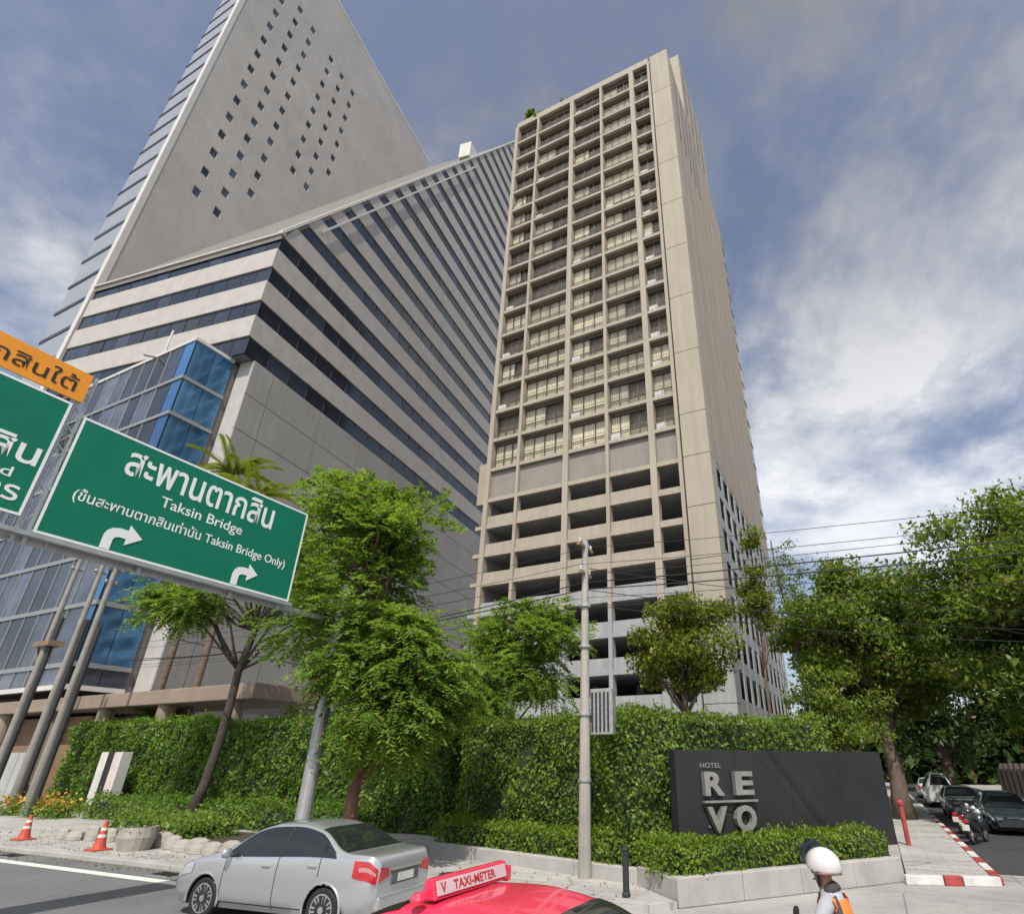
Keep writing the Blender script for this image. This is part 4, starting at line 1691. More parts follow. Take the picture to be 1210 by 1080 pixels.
blob_tree('street_tree', 'low tree filling under the big crowns at the right edge', E(11.8, 27.5, 0.1), 4.0, (0, 0.5, 4.8), (3.4, 3.6, 3.2), 60, 1.1, 15000, 0.25, L_dark, 67, 0.2, limb_r=0.06, shell=0.3)
blob_tree('bush', 'leafy shrub beside the hotel side wall at the end of the tall hedge', Vector((11.3, 27.5, 0.1)), 3.0, (0.2, 0, 4.4), (1.9, 1.7, 2.2), 34, 0.7, 6500, 0.19, L_mid, 68, 0.1, shell=0.25)

# planting on the hotel roof
for k, (u, v, h, lb) in enumerate(((-26.9, 39.7, 4.1, 'tall conifer shaped potted tree on the hotel roof edge'), (-21.4, 39.8, 2.3, 'small rounded potted bush on the hotel roof edge'),
                                   (-25.6, 39.8, 2.0, 'short potted shrub next to the rooftop conifer'))):
    blob_tree('rooftop_tree', lb, E(u, v, 80.4), h * 0.8, (0, 0, h * 0.55), (0.75 if k == 0 else 0.8, 0.7, h * 0.45), 16, 0.35, 1400, 0.2, L_mid, 70 + k, 0.06, shell=0.1, limb_r=0.02)


# ------------------------------------------------------------------ cars
def pchip(xs, ys):
    xs, ys = np.array(xs, float), np.array(ys, float)
    h = np.diff(xs)
    d = np.diff(ys) / h
    m = np.zeros_like(xs)
    m[0], m[-1] = d[0], d[-1]
    for i in range(1, len(xs) - 1):
        if d[i - 1] * d[i] > 0:
            w1, w2 = 2 * h[i] + h[i - 1], h[i] + 2 * h[i - 1]
            m[i] = (w1 + w2) / (w1 / d[i - 1] + w2 / d[i])

    def f(x):
        x = np.clip(np.asarray(x, float), xs[0], xs[-1])
        i = np.clip(np.searchsorted(xs, x) - 1, 0, len(h) - 1)
        t = (x - xs[i]) / h[i]
        return ((1 + 2 * t) * (1 - t) ** 2 * ys[i] + t * (1 - t) ** 2 * h[i] * m[i] + t * t * (3 - 2 * t) * ys[i + 1] + t * t * (t - 1) * h[i] * m[i + 1])
    return f


class CarShape:
    def __init__(s, kind='sedan'):
        if kind == 'sedan':
            s.x0, s.x1 = -2.18, 2.22
            s.top = pchip([-2.18, -2.12, -1.95, -1.62, -1.50, -0.90, -0.35, 0.15, 0.45, 1.02, 1.15, 1.75, 2.05, 2.18, 2.22],
                          [0.90, 1.03, 1.065, 1.08, 1.10, 1.385, 1.47, 1.45, 1.38, 1.03, 0.985, 0.86, 0.74, 0.62, 0.55])
            s.belt = pchip([-2.18, -2.0, -1.2, 0.0, 1.0, 1.7, 2.05, 2.22], [0.86, 0.98, 0.99, 0.945, 0.90, 0.80, 0.68, 0.5])
            s.win = (-1.42, 0.98)
            s.ws = (0.22, 1.00)
            s.rw = (-1.56, -0.86)
        else:
            s.x0, s.x1 = -2.2, 2.25
            s.top = pchip([-2.2, -2.1, -1.9, -0.5, 0.6, 1.0, 1.6, 1.75, 2.1, 2.25], [1.2, 1.78, 1.92, 1.98, 1.96, 1.85, 1.22, 1.12, 0.9, 0.6])
            s.belt = pchip([-2.2, 0, 1.6, 2.25], [1.12, 1.1, 1.02, 0.55])
            s.win = (-2.0, 1.35)
            s.ws = (0.9, 1.6)
            s.rw = (-2.19, -2.03)
        s.wid = pchip([s.x0, s.x0 + 0.1, s.x0 + 0.5, -0.5, 0.8, 1.6, s.x1 - 0.15, s.x1], [0.68, 0.765, 0.825, 0.85, 0.85, 0.82, 0.72, 0.58])
        s.bot = pchip([s.x0, s.x0 + 0.25, -1.0, 1.0, s.x1 - 0.25, s.x1], [0.34, 0.22, 0.19, 0.19, 0.2, 0.3])

    def sect(s, x, q):
        """x, q arrays: q in 0..7 runs from sill to roof centre; returns y (half), z"""
        x = np.asarray(x, float)
        w, zb, zt, z0 = s.wid(x), s.belt(x), s.top(x), s.bot(x)
        zb = np.minimum(zb, zt - 0.03)
        h = zt - zb
        yr = w * 0.955 - 0.50 * h
        ys = [w * 0.88, w * 0.985, w * 1.0, w * 0.965, w * 0.955 - 0.25 * h, yr, yr * 0.72, yr * 0.0]
        zs = [z0, z0 + 0.16, z0 + (zb - z0) * 0.62, zb, zb + h * 0.55, zb + h * 0.90, zb + h * 0.985, zt]
        q = np.clip(np.asarray(q, float), 0, 7)
        i = np.minimum(q.astype(int), 6)
        t = q - i
        A = np.stack([np.broadcast_to(a, x.shape) for a in ys])
        B = np.stack([np.broadcast_to(a, x.shape) for a in zs])

        def cr(M):
            ii = np.arange(x.size)
            g = lambda k: M.reshape(8, -1)[np.clip(k, 0, 7).ravel(), ii].reshape(x.shape)
            p0, p1, p2, p3 = g(i - 1), g(i), g(i + 1), g(i + 2)
            m1, m2 = (p2 - p0) * 0.38, (p3 - p1) * 0.38
            m2 = np.where(i >= 6, (p2 - p1) * (1.0 if M is B else 1.0), m2)
            return (1 + 2 * t) * (1 - t) ** 2 * p1 + t * (1 - t) ** 2 * m1 + t * t * (3 - 2 * t) * p2 + t * t * (t - 1) * m2
        y, z = cr(A), cr(B)
        return np.maximum(y, 0), z

    def patch(s, mb, xs, q0, q1, nq, off, side=1):
        """surface patch between the curves q0(x) and q1(x), pushed out by off"""
        xs = np.asarray(xs, float)
        k = np.linspace(0, 1, nq)
        X = np.repeat(xs[:, None], nq, 1)
        Qa, Qb = (q0(xs) if callable(q0) else np.full_like(xs, q0)), (q1(xs) if callable(q1) else np.full_like(xs, q1))
        Qq = Qa[:, None] * (1 - k) + Qb[:, None] * k
        y, z = s.sect(X, Qq)
        y2, z2 = s.sect(X, np.clip(Qq + 0.02, 0, 7))
        y1, z1 = s.sect(X, np.clip(Qq - 0.02, 0, 7))
        ty, tz = y2 - y1, z2 - z1
        ln = np.sqrt(ty ** 2 + tz ** 2) + 1e-9
        y = y + tz / ln * off
        z = z - ty / ln * off
        n, m = X.shape
        vs = [(X[i, j], y[i, j] * side, z[i, j]) for i in range(n) for j in range(m)]
        fs = [(i * m + j, (i + 1) * m + j, (i + 1) * m + j + 1, i * m + j + 1) for i in range(n - 1) for j in range(m - 1)]
        mb.add(vs, fs)


def car(name, label, pos, heading, paint, kind='sedan', group=None, fine=True, cat='car', glass=None):
    """heading: unit vector of travel"""
    s = CarShape(kind)
    t = thing(name, label, cat, pos, math.atan2(heading.y, heading.x), group)
    wr, wx = 0.305, (-1.27, 1.28)
    glass = glass or mat('tinted car glass', (0.018, 0.022, 0.022), 0.06, 0.2, 1.0, spec=0.7)
    nx, nq = (132, 43) if fine else (64, 22)
    xs = np.linspace(s.x0, s.x1, nx)
    qs = np.linspace(0, 7, nq)
    X, Qm = np.meshgrid(xs, qs, indexing='ij')
    y, z = s.sect(X, Qm)
    b = MB()
    vs, fs = [], []
    for side in (1, -1):
        o = len(vs)
        vs += [(X[i, j], y[i, j] * side, z[i, j]) for i in range(nx) for j in range(nq)]
        for i in range(nx - 1):
            for j in range(nq - 1):
                xm, zm = (xs[i] + xs[i + 1]) / 2, (z[i, j] + z[i + 1, j + 1]) / 2
                if any((xm - a) ** 2 + (zm - wr) ** 2 < (wr + 0.055) ** 2 for a in wx) and y[i, j] > 0.5:
                    continue
                fs.append((o + i * nq + j, o + (i + 1) * nq + j, o + (i + 1) * nq + j + 1, o + i * nq + j + 1))
        for i in (0, nx - 1):                                             # closing the ends
            c = len(vs)
            vs.append((xs[i], 0, 0.6))
            for j in range(nq - 1):
                fs.append((o + i * nq + j, o + i * nq + j + 1, c))
            d = len(vs)
            vs.append((xs[i], 0, z[i, 0]))
            fs.append((o + i * nq, c, d))
    b.add(vs, fs)
    me = b.mesh('body', paint, smooth=True)
    bm = bmesh.new()
    bm.from_mesh(me)
    bmesh.ops.remove_doubles(bm, verts=bm.verts, dist=0.002)
    bmesh.ops.recalc_face_normals(bm, faces=bm.faces)
    bm.to_mesh(me)
    bm.free()
    me.set_sharp_from_angle(angle=R(40))
    link('body', me, t)
    b = MB()
    b.box(s.x0 + 0.25, s.x1 - 0.25, -0.62, 0.62, 0.17, 0.5)
    b.build('underbody', M_black, t)
    # arches and wheels
    for a in wx:
        for sd in (1, -1):
            w_at = float(s.wid(a))
            b = MB()
            ring = []
            for k in range(25):
                an = math.pi * (k / 24) * 1.16 - 0.08 * math.pi
                ring.append((an, (a + math.cos(an) * (wr + 0.05), wr + math.sin(an) * (wr + 0.05))))
            pts_in = [(p[0], sd * (w_at * 0.60), p[1]) for _, p in ring]
            pts_out = [(p[0], sd * (w_at + 0.004), p[1]) for _, p in ring]
            vs = pts_in + pts_out
            n = len(ring)
            b.add(vs, [(k, k + 1, n + k + 1, n + k) for k in range(n - 1)])
            b.build('arch_liner', M_black, t)
            b = MB()
            b.tube([(a + math.cos(an) * (wr + 0.062), sd * (w_at - 0.012), wr + math.sin(an) * (wr + 0.062)) for an, _ in ring], 0.022, 6)
            b.build('arch_lip', paint, t, smooth=True)
            wh = thing('wheel', None, None, (a, sd * (w_at - 0.115), wr))
            wh.parent = t
            b = MB()
            b.lathe([(0.20, -0.09), (0.285, -0.095), (wr, -0.07), (wr, 0.07), (0.285, 0.095), (0.20, 0.09)], 26, (0, 0, 0), 'y')
            b.build('tyre', M_black, wh, smooth=False)
            b = MB()
            yo = sd * 0.075
            b.lathe([(0.21, -0.012), (0.205, 0.012)], 24, (0, yo * 0.55, 0), 'y')
            rim_m = [mat('dark rim recess', (0.03, 0.03, 0.032), 0.5, 0.1), mat('bright alloy', (0.55, 0.55, 0.56), 0.3, 0.05, 4, metal=0.8)]
            b.cur = 1
            for k in range(7):
                an = 2 * math.pi * k / 7
                for e in (-0.16, 0.16):
                    b.bar((math.cos(an + e * 2.2) * 0.045, yo, math.sin(an + e * 2.2) * 0.045), (math.cos(an + e) * 0.205, yo * 1.08, math.sin(an + e) * 0.205), 0.024, 0.028)
            b.lathe([(0.055, -0.02), (0.05, 0.02)], 14, (0, yo, 0), 'y')
            ringp = [(math.cos(2 * math.pi * k / 24) * 0.208, yo * 1.1, math.sin(2 * math.pi * k / 24) * 0.208) for k in range(25)]
            b.tube(ringp, 0.014, 6, caps=False)
            b.build('rim', rim_m, wh)
    # glass
    for sd in (1, -1):
        a0, a1 = s.win
        xsw = np.linspace(a0, a1, 40)
        mid, half = (a0 + a1) / 2, (a1 - a0) / 2
        lo = lambda x: np.full_like(x, 3.10)
        if kind == 'sedan':
            hi = lambda x: 3.10 + 1.72 * np.sqrt(np.clip(1 - np.abs((x - mid) / half) ** 5.5, 0, 1))
        else:
            hi = lambda x: 3.10 + 1.6 * np.clip(np.minimum((x - a0) / 0.1, (a1 - x) / 0.12), 0, 1)
        b = MB()
        s.patch(b, xsw, lo, hi, 10, 0.007, sd)
        b.build('side_window', glass, t, smooth=True)
        if fine:
            for xb in (-0.26,):
                b = MB()
                s.patch(b, np.linspace(xb - 0.035, xb + 0.035, 3), 3.1, float(hi(np.array([xb]))[0]), 10, 0.011, sd)
                b.build('window_post', M_black, t, smooth=True)
            b = MB()
            for xb in (0.90, -0.26, -1.12):
                s.patch(b, np.linspace(xb - 0.007, xb + 0.007, 2), 0.45 if xb != -1.12 else 2.2, 3.08, 14, 0.003, sd)
            s.patch(b, np.linspace(-0.95, 0.95, 30), 0.62, 0.70, 2, 0.003, sd)
            b.build('door_seam', M_black, t)
            for xb in (-0.02, -0.98):
                b = MB()
                yy, zz_ = s.sect(np.array([xb]), np.array([2.62]))
                b.box(xb - 0.09, xb + 0.09, sd * yy[0] - 0.012, sd * yy[0] + 0.028, zz_[0] - 0.016, zz_[0] + 0.016)
                b.build('door_handle', paint, t, bevel=0.008)
            b = MB()
            ym = float(s.wid(0.82))
            b.lathe([(0.01, -0.1), (0.075, -0.07), (0.095, 0.0), (0.075, 0.07), (0.01, 0.1)], 12, (0.80, sd * (ym + 0.09), 1.0), 'y', (0.55, 1, 0.85))
            b.bar((0.83, sd * (ym - 0.08), 0.95), (0.81, sd * (ym + 0.04), 0.98), 0.05)
            b.build('wing_mirror', paint, t, smooth=True)
        # lamps
        b = MB()
        s.patch(b, np.linspace(s.x0 + 0.015, s.x0 + 0.40, 10), lambda x: 2.05 + 0.5 * (x - s.x0), lambda x: np.full_like(x, 3.02), 8, 0.012, sd)
        lamp = mat('red lamp lens', (0.42, 0.012, 0.02), 0.12, 0.25, 6.0, spec=0.8, coat=0.6)
        if kind == 'sedan':
            yb_, _ = s.sect(np.array([s.x0]), np.array([2.6]))
            b.extrude([(s.x0 - 0.012, sd * (yb_[0] + 0.005), 0.70), (s.x0 - 0.012, sd * (yb_[0] - 0.24), 0.76), (s.x0 - 0.012, sd * (yb_[0] - 0.22), 0.87), (s.x0 - 0.012, sd * (yb_[0] - 0.02), 0.90)],
                      (0.03, 0, 0))
            tl = b.build('tail_light', lamp, t)
            b = MB()
            s.patch(b, np.linspace(s.x0 + 0.03, s.x0 + 0.30, 6), 2.48, 2.66, 3, 0.016, sd)
            b.build('indicator_lens', mat('pale pink lens', (0.42, 0.20, 0.20), 0.2, 0.1), tl)
            b = MB()
            s.patch(b, np.linspace(s.x1 - 0.55, s.x1 - 0.06, 10), 2.35, 3.05, 8, 0.010, sd)
            b.build('headlight', mat('clear lamp', (0.55, 0.57, 0.58), 0.1, 0.1, 4, metal=0.4), t, smooth=True)
    for nm, (a0, a1), ql in (('windscreen', s.ws, 5.05), ('rear_window', s.rw, 5.1)):
        b = MB()
        for sd in (1, -1):
            s.patch(b, np.linspace(a0, a1, 14), ql + 0.15, 7.0, 16, 0.008, sd)
        b.build(nm, glass, t, smooth=True)
    if fine:
        b = MB()
        b.box(s.x0 - 0.022, s.x0 + 0.01, -0.36, 0.36, 0.63, 0.80)
        p = b.build('plate_recess', mat('dark recess', (0.10, 0.105, 0.11), 0.5, 0.1), t, bevel=0.01)
        b = MB()
        b.box(s.x0 - 0.032, s.x0 - 0.023, -0.21, 0.21, 0.66, 0.775)
        b.build('number_plate', M_white_paint, p)
        b = MB()
        b.box(s.x0 - 0.030, s.x0 + 0.01, -0.40, 0.40, 0.83, 0.86)
        b.build('boot_trim', mat('chrome', (0.6, 0.6, 0.6), 0.2, 0.02, metal=0.9), t)
        b = MB()
        if cat == 'car':
            b.tube([(-1.2, 0.0, 1.28), (-1.42, 0.0, 1.62)], 0.006, 5)
        if b.v:
            b.build('aerial', M_black, t)
        b = MB()
        b.box(s.x0 - 0.035, s.x0 + 0.16, -0.66, 0.66, 0.30, 0.52)
        b.build('rear_bumper', paint, t, bevel=0.05)
    return t


M_silver = mat('silver car paint', (0.47, 0.48, 0.50), 0.22, 0.03, 1.0, metal=0.55, spec=0.5, coat=0.8)
M_taxired = mat('pinkish red car paint', (0.70, 0.03, 0.085), 0.32, 0.03, 1.0, spec=0.5, coat=0.7)
M_carblack = mat('dark blue car paint', (0.020, 0.028, 0.036), 0.22, 0.05, 1.0, coat=0.8)
M_carwhite = mat('white car paint', (0.62, 0.62, 0.61), 0.3, 0.03, 1.0, coat=0.6)
west = Vector((math.sin(R(-69.5)), math.cos(R(-69.5)), 0))
lat = Vector((-west.y, west.x, 0))
c0 = Vector((-5.62, 11.90, 0)) - lat * 0.74 * 1.0
# the near (left-hand) wheels sit on the line through these two points
nearmid = (Vector((-6.95, 12.30, 0)) + Vector((-4.46, 11.43, 0))) / 2
sedan = car('silver_sedan', 'silver four door sedan with red tail lights stopped at the kerb', nearmid - lat * 0.76 - west * 0.10, west, M_silver)
sedan.scale = (1.06, 1.03, 1.04)

tx_head = -e1
taxi = car('taxi', 'pinkish red taxi with a white roof sign seen mostly as its roof', Vector((-0.97, 5.62, 0.05)), tx_head, M_taxired, cat='taxi')
taxi.scale = (1.07, 1.05, 1.03)
ts = thing('taxi_roof_sign', None, None, (0.02, 0, 1.468))
ts.parent = taxi
b = MB()
b.extrude([(-0.07, -0.49, 0.0), (0.07, -0.49, 0.0), (0.03, -0.49, 0.135), (-0.03, -0.49, 0.135)], (0, 0.98, 0))
b.build('sign_case', M_taxired, ts, bevel=0.01)
fr = MB()
nrm = Vector((-0.135, 0, 0.04)).normalized()
fr.extrude([Vector((-0.0635, -0.455, 0.025)) + nrm * 0.001, Vector((-0.0635, 0.455, 0.025)) + nrm * 0.001, Vector((-0.036, 0.455, 0.116)) + nrm * 0.001, Vector((-0.036, -0.455, 0.116)) + nrm * 0.001],
           nrm * 0.008)
fr.build('sign_face', mat('pinkish white sign face', (0.56, 0.47, 0.47), 0.5, 0.08, 4.0), ts)
up = (Vector((-0.036, 0, 0.116)) - Vector((-0.0635, 0, 0.025))).normalized()
og = Vector((-0.0635, 0, 0.025)) + nrm * 0.0105
text_part('lettering', 'TAXI-METER', mat('red sign film', (0.42, 0.02, 0.03), 0.5, 0.05), ts, tuple(og + Vector((0, 0.27, 0)) + up * 0.017), (0, -1, 0), tuple(up), 0.56, 0.060, 0.003, 0, 0.01)
text_part('lettering', 'V', mat('red sign film', (0.42, 0.02, 0.03)), ts, tuple(og + Vector((0, 0.42, 0)) + up * 0.014), (0, -1, 0), tuple(up), 0.06, 0.066, 0.003, 0, 0.01)
b = MB()
b.lathe([(0.05, 0), (0.055, 0.02), (0.03, 0.06), (0.0, 0.065)], 12, (0.02, 0.57, 0.0))
b.build('mount_foot', M_taxired, ts)
b = MB()
b.box(-0.05, 0.05, -0.56, -0.50, -0.02, 0.09)
b.build('mount_foot', M_taxired, ts)

# parked vehicles in the side street
car('parked_car', 'dark blue sedan parked nose out behind the motorcycles in the side street', E(4.35, 31.5, 0), -e2, M_carblack, group='cars parked along the side street', fine=False)
car('parked_car', 'second dark sedan parked deeper under the side street trees', E(3.6, 38.5, 0), -e2, mat('dark grey car paint', (0.06, 0.065, 0.07), 0.25, 0.05, coat=0.7),
    group='cars parked along the side street', fine=False)
car('parked_van', 'white van parked far down the side street beside the trunk', E(3.3, 47.5, 0), e2, M_carwhite, kind='van', fine=False, cat='van')
car('parked_car', 'white car at the far end of the side street', E(3.4, 58.0, 0), e2, mat('ivory car paint', (0.52, 0.53, 0.54), 0.3, 0.03, coat=0.6), group='cars parked along the side street', fine=False)


# ------------------------------------------------------------------ motorcycles
def motorcycle(label, pos, heading, col, group=None, full=True, plate=True):
    t = thing('motorcycle', label, 'motorcycle', pos, math.atan2(heading.y, heading.x), group)
    for x in (-0.62, 0.62):
        b = MB()
        ringp = [(math.cos(2 * math.pi * k / 22) * 0.24, 0, math.sin(2 * math.pi * k / 22) * 0.24) for k in range(23)]
        b.tube(ringp, 0.05, 8, caps=False)
        w = b.build('wheel', M_black, t, smooth=True, loc=(x, 0, 0.29))
        b = MB()
        for k in range(6):
            an = math.pi * k / 6
            b.bar((math.cos(an) * 0.2, 0, math.sin(an) * 0.2), (-math.cos(an) * 0.2, 0, -math.sin(an) * 0.2), 0.02)
        b.lathe([(0.06, -0.05), (0.06, 0.05)], 12, (0, 0, 0), 'y')
        b.build('spokes', M_galv, w)
    b = MB()
    b.tube([(0.62, 0, 0.29), (0.50, 0, 0.62), (0.42, 0, 0.92)], [0.035, 0.045, 0.04], 8)
    b.tube([(-0.62, 0, 0.29), (-0.15, 0, 0.38), (0.2, 0, 0.40), (0.42, 0, 0.85)], [0.04, 0.06, 0.07, 0.05], 8)
    b.tube([(-0.66, -0.13, 0.32), (-0.1, -0.13, 0.26), (0.1, -0.1, 0.3)], [0.055, 0.04, 0.025], 8)
    b.build('frame', M_darkpole, t)
    b = MB()
    b.tube([(-0.05, 0, 0.42), (-0.3, 0, 0.52), (-0.8, 0, 0.70), (-0.95, 0, 0.74)], [0.15, 0.18, 0.13, 0.05], 12)
    b.tube([(0.30, 0, 0.42), (0.42, 0, 0.66), (0.40, 0, 0.88)], [0.15, 0.20, 0.14], 12)
    b.build('fairing', col, t, smooth=True)
    b = MB()
    b.tube([(0.78, 0, 0.36), (0.74, 0, 0.56), (0.58, 0, 0.63), (0.40, 0, 0.58)], [0.03, 0.07, 0.08, 0.05], 10)
    b.build('front_mudguard', col, t, smooth=True)
    b = MB()
    b.tube([(0.05, 0, 0.66), (-0.2, 0, 0.74), (-0.55, 0, 0.80), (-0.82, 0, 0.80)], [0.08, 0.14, 0.14, 0.08], 12)
    b.build('seat', M_black, t, smooth=True)
    b = MB()
    b.tube([(0.26, 0.36, 1.0), (0.40, 0.2, 1.03), (0.43, 0, 0.98), (0.40, -0.2, 1.03), (0.26, -0.36, 1.0)], 0.018, 8)
    h = b.build('handlebar', M_darkpole, t)
    for sd in (1, -1):
        b = MB()
        b.tube([(0.34, sd * 0.28, 1.02), (0.37, sd * 0.36, 1.12)], 0.008, 6)
        b.lathe([(0.02, -0.012), (0.062, -0.008), (0.062, 0.006), (0.03, 0.014)], 14, (0.37, sd * 0.37, 1.16), 'x', (1, 1, 0.8))
        b.build('mirror', M_black, h)
    b = MB()
    b.lathe([(0.10, -0.08), (0.12, 0.02), (0.09, 0.07), (0.01, 0.08)], 14, (0.47, 0, 0.92), 'x')
    b.build('headlight', mat('clear lamp', (0.55, 0.57, 0.58)), t, smooth=True)
    b = MB()
    b.box(-1.0, -0.95, -0.10, 0.10, 0.66, 0.76)
    b.build('tail_light', mat('red lamp lens', (0.42, 0.012, 0.02)), t, bevel=0.01)
    if plate:
        b = MB()
        b.box(-1.02, -1.01, -0.11, 0.11, 0.44, 0.62)
        b.build('number_plate', M_white_paint, t)
    b = MB()
    b.tube([(0.0, 0.1, 0.3), (-0.1, 0.34, 0.02)], 0.013, 6)
    b.build('kickstand', M_darkpole, t)
    return t


mbp = motorcycle('dark motorcycle with a pale number plate parked first at the side street kerb', E(2.75, 26.4, 0), (e2 * 0.9 + e1 * 0.4).normalized(), M_carblack, 'motorcycles at the side street kerb')
for u, v, lb in ((2.85, 28.3, 'dark motorcycle parked just behind the one with the pale plate'), (2.8, 29.9, 'motorcycle parked deepest of the kerbside row')):
    c = copy_tree(mbp)
    c.location = E(u, v, 0)
    c['label'] = lb


# ------------------------------------------------------------------ rider
def rider():
    pos = Vector((2.30, 6.22, 0))
    head = (-e1 * 0.96 + e2 * 0.28).normalized()
    rz = math.atan2(head.y, head.x)
    motorcycle('motorcycle ridden by the helmeted person at the bottom edge', pos + head * 0.22, head, M_carblack)
    t = thing('person', 'person in white helmet and orange vest riding past at the bottom edge', 'person', pos, rz)
    J = {
        'pelvis': ((-0.02, 0, 0.90), 0.145), 'belly': ((0.0, 0, 1.06), 0.135), 'chest': ((0.04, 0, 1.24), 0.15), 'collar': ((0.06, 0, 1.37), 0.10),
        'neck': ((0.085, 0, 1.45), 0.060), 'jaw': ((0.12, 0, 1.535), 0.085), 'skull': ((0.105, 0, 1.64), 0.098)}
    for s, k in ((1, 'l'), (-1, 'r')):
        J['sh' + k] = ((0.05, s * 0.175, 1.355), 0.075)
        J['el' + k] = ((0.17, s * 0.27, 1.12), 0.05)
        J['wr' + k] = ((0.42, s * 0.33, 1.05), 0.034)
        J['pa' + k] = ((0.49, s * 0.335, 1.045), 0.034)
        for f in range(4):
            J['f%d%s' % (f, k)] = ((0.54, s * (0.30 + 0.022 * f), 1.035), 0.011)
            J['g%d%s' % (f, k)] = ((0.555, s * (0.30 + 0.022 * f), 0.995 + 0.003 * f), 0.009)
        J['t0' + k] = ((0.505, s * 0.295, 1.02), 0.012)
        J['t1' + k] = ((0.54, s * 0.285, 1.0), 0.010)
        J['hi' + k] = ((0.03, s * 0.10, 0.87), 0.115)
        J['kn' + k] = ((0.42, s * 0.19, 0.80), 0.072)
        J['an' + k] = ((0.24, s * 0.20, 0.38), 0.048)
        J['to' + k] = ((0.42, s * 0.20, 0.33), 0.040)
    Eg = [('pelvis', 'belly'), ('belly', 'chest'), ('chest', 'collar'), ('collar', 'neck'), ('neck', 'jaw'), ('jaw', 'skull')]
    for k in 'lr':
        Eg += [('collar', 'sh' + k), ('sh' + k, 'el' + k), ('el' + k, 'wr' + k), ('wr' + k, 'pa' + k), ('pelvis', 'hi' + k), ('hi' + k, 'kn' + k), ('kn' + k, 'an' + k), ('an' + k, 'to' + k),
               ('pa' + k, 't0' + k), ('t0' + k, 't1' + k)]
        for f in range(4):
            Eg += [('pa' + k, 'f%d%s' % (f, k)), ('f%d%s' % (f, k), 'g%d%s' % (f, k))]
    names = list(J)
    me = bpy.data.meshes.new('body')
    me.from_pydata([J[n][0] for n in names], [(names.index(a), names.index(b_)) for a, b_ in Eg], [])
    o = bpy.data.objects.new('body', me)
    COL.objects.link(o)
    o.modifiers.new('skin', 'SKIN')
    sv = me.skin_vertices[0].data
    for i, n in enumerate(names):
        r = J[n][1]
        sv[i].radius = (r, r)
        sv[i].use_root = n == 'pelvis'
    sub = o.modifiers.new('smooth', 'SUBSURF')
    sub.levels = sub.render_levels = 2
    bpy.context.view_layer.update()
    ev = bpy.data.meshes.new_from_object(o.evaluated_get(bpy.context.evaluated_depsgraph_get()))
    bpy.data.objects.remove(o)
    mats = [mat('brown skin', (0.30, 0.17, 0.11), 0.6, 0.08), mat('grey shirt', (0.36, 0.37, 0.40), 0.9, 0.12, 6.0), mat('dark trousers', (0.03, 0.033, 0.04), 0.9, 0.2), mat('dark glove', (0.03, 0.03, 0.03), 0.8)]
    ev.materials.clear()
    for m in mats:
        ev.materials.append(m)
    for p in ev.polygons:
        c = p.center
        if c.z > 1.41 and abs(c.y) < 0.13:
            p.material_index = 0 if c.z > 1.46 else 1
        elif c.x > 0.44 and 0.97 < c.z < 1.12 and abs(c.y) > 0.25:
            p.material_index = 3
        elif c.z < 0.94:
            p.material_index = 2
        else:
            p.material_index = 1
        p.use_smooth = True
    link('body', ev, t)
    # vest: the torso shell pushed out a little
    bm = bmesh.new()
    bm.from_mesh(ev)
    bm.normal_update()
    kill = [f for f in bm.faces if not (0.93 < f.calc_center_median().z < 1.40 and abs(f.calc_center_median().y) < 0.165)]
    bmesh.ops.delete(bm, geom=kill, context='FACES')
    for v in bm.verts:
        v.co += v.normal * 0.018
    vm = bpy.data.meshes.new('vest')
    bm.to_mesh(vm)
    bm.free()
    vm.materials.clear()
    vm.materials.append(mat('orange vest', (0.75, 0.20, 0.04), 0.8, 0.1, 5.0))
    vm.materials.append(mat('dark vest strap', (0.05, 0.05, 0.055), 0.8, 0.1, 5.0))
    for p in vm.polygons:
        p.material_index = 1 if abs(abs(p.center.y) - 0.115) < 0.022 else 0
    v = link('vest', vm, t)
    # face details
    b = MB()
    b.lathe([(0.0, 0.0), (0.013, 0.005), (0.02, 0.02), (0.012, 0.045)], 8, (0.205, 0, 1.56))
    b.build('nose', mats[0], t, smooth=True)
    b = MB()
    for s in (1, -1):
        b.lathe([(0.004, -0.012), (0.012, 0), (0.004, 0.012)], 8, (0.188, s * 0.034, 1.605), 'y')
    b.build('eyes', M_black, t)
    b = MB()
    b.box(0.192, 0.204, -0.026, 0.026, 1.512, 1.524)
    b.build('mouth', mat('lip', (0.22, 0.08, 0.07), 0.6), t, bevel=0.004)
    b = MB()
    for s in (1, -1):
        b.lathe([(0.008, -0.03), (0.02, 0), (0.008, 0.03)], 8, (0.105, s * 0.098, 1.585))
    b.build('ears', mats[0], t, smooth=True)
    # helmet: open face shell, chin strap, lifted dark visor
    hc = Vector((0.095, 0, 1.635))
    b = MB()
    vs, fs = [], []
    nu, nv = 28, 14
    for j in range(nv + 1):
        th = math.pi * 0.62 * j / nv
        for i in range(nu):
            ph = 2 * math.pi * i / nu
            front = max(0.0, math.cos(ph))
            tt = th * (1 - 0.34 * front ** 2)
            r = 0.148
            vs.append((hc.x + r * 1.12 * math.sin(tt) * math.cos(ph), hc.y + r * 0.95 * math.sin(tt) * math.sin(ph), hc.z + r * math.cos(tt)))
    for j in range(nv):
        for i in range(nu):
            fs.append((j * nu + i, j * nu + (i + 1) % nu, (j + 1) * nu + (i + 1) % nu, (j + 1) * nu + i))
    b.add(vs, fs)
    hm = b.build('helmet', mat('white helmet shell', (0.58, 0.58, 0.57), 0.25, 0.06, coat=0.7), t, smooth=True)
    so = hm.modifiers.new('thick', 'SOLIDIFY')
    so.thickness = 0.018
    b = MB()
    vs, fs = [], []
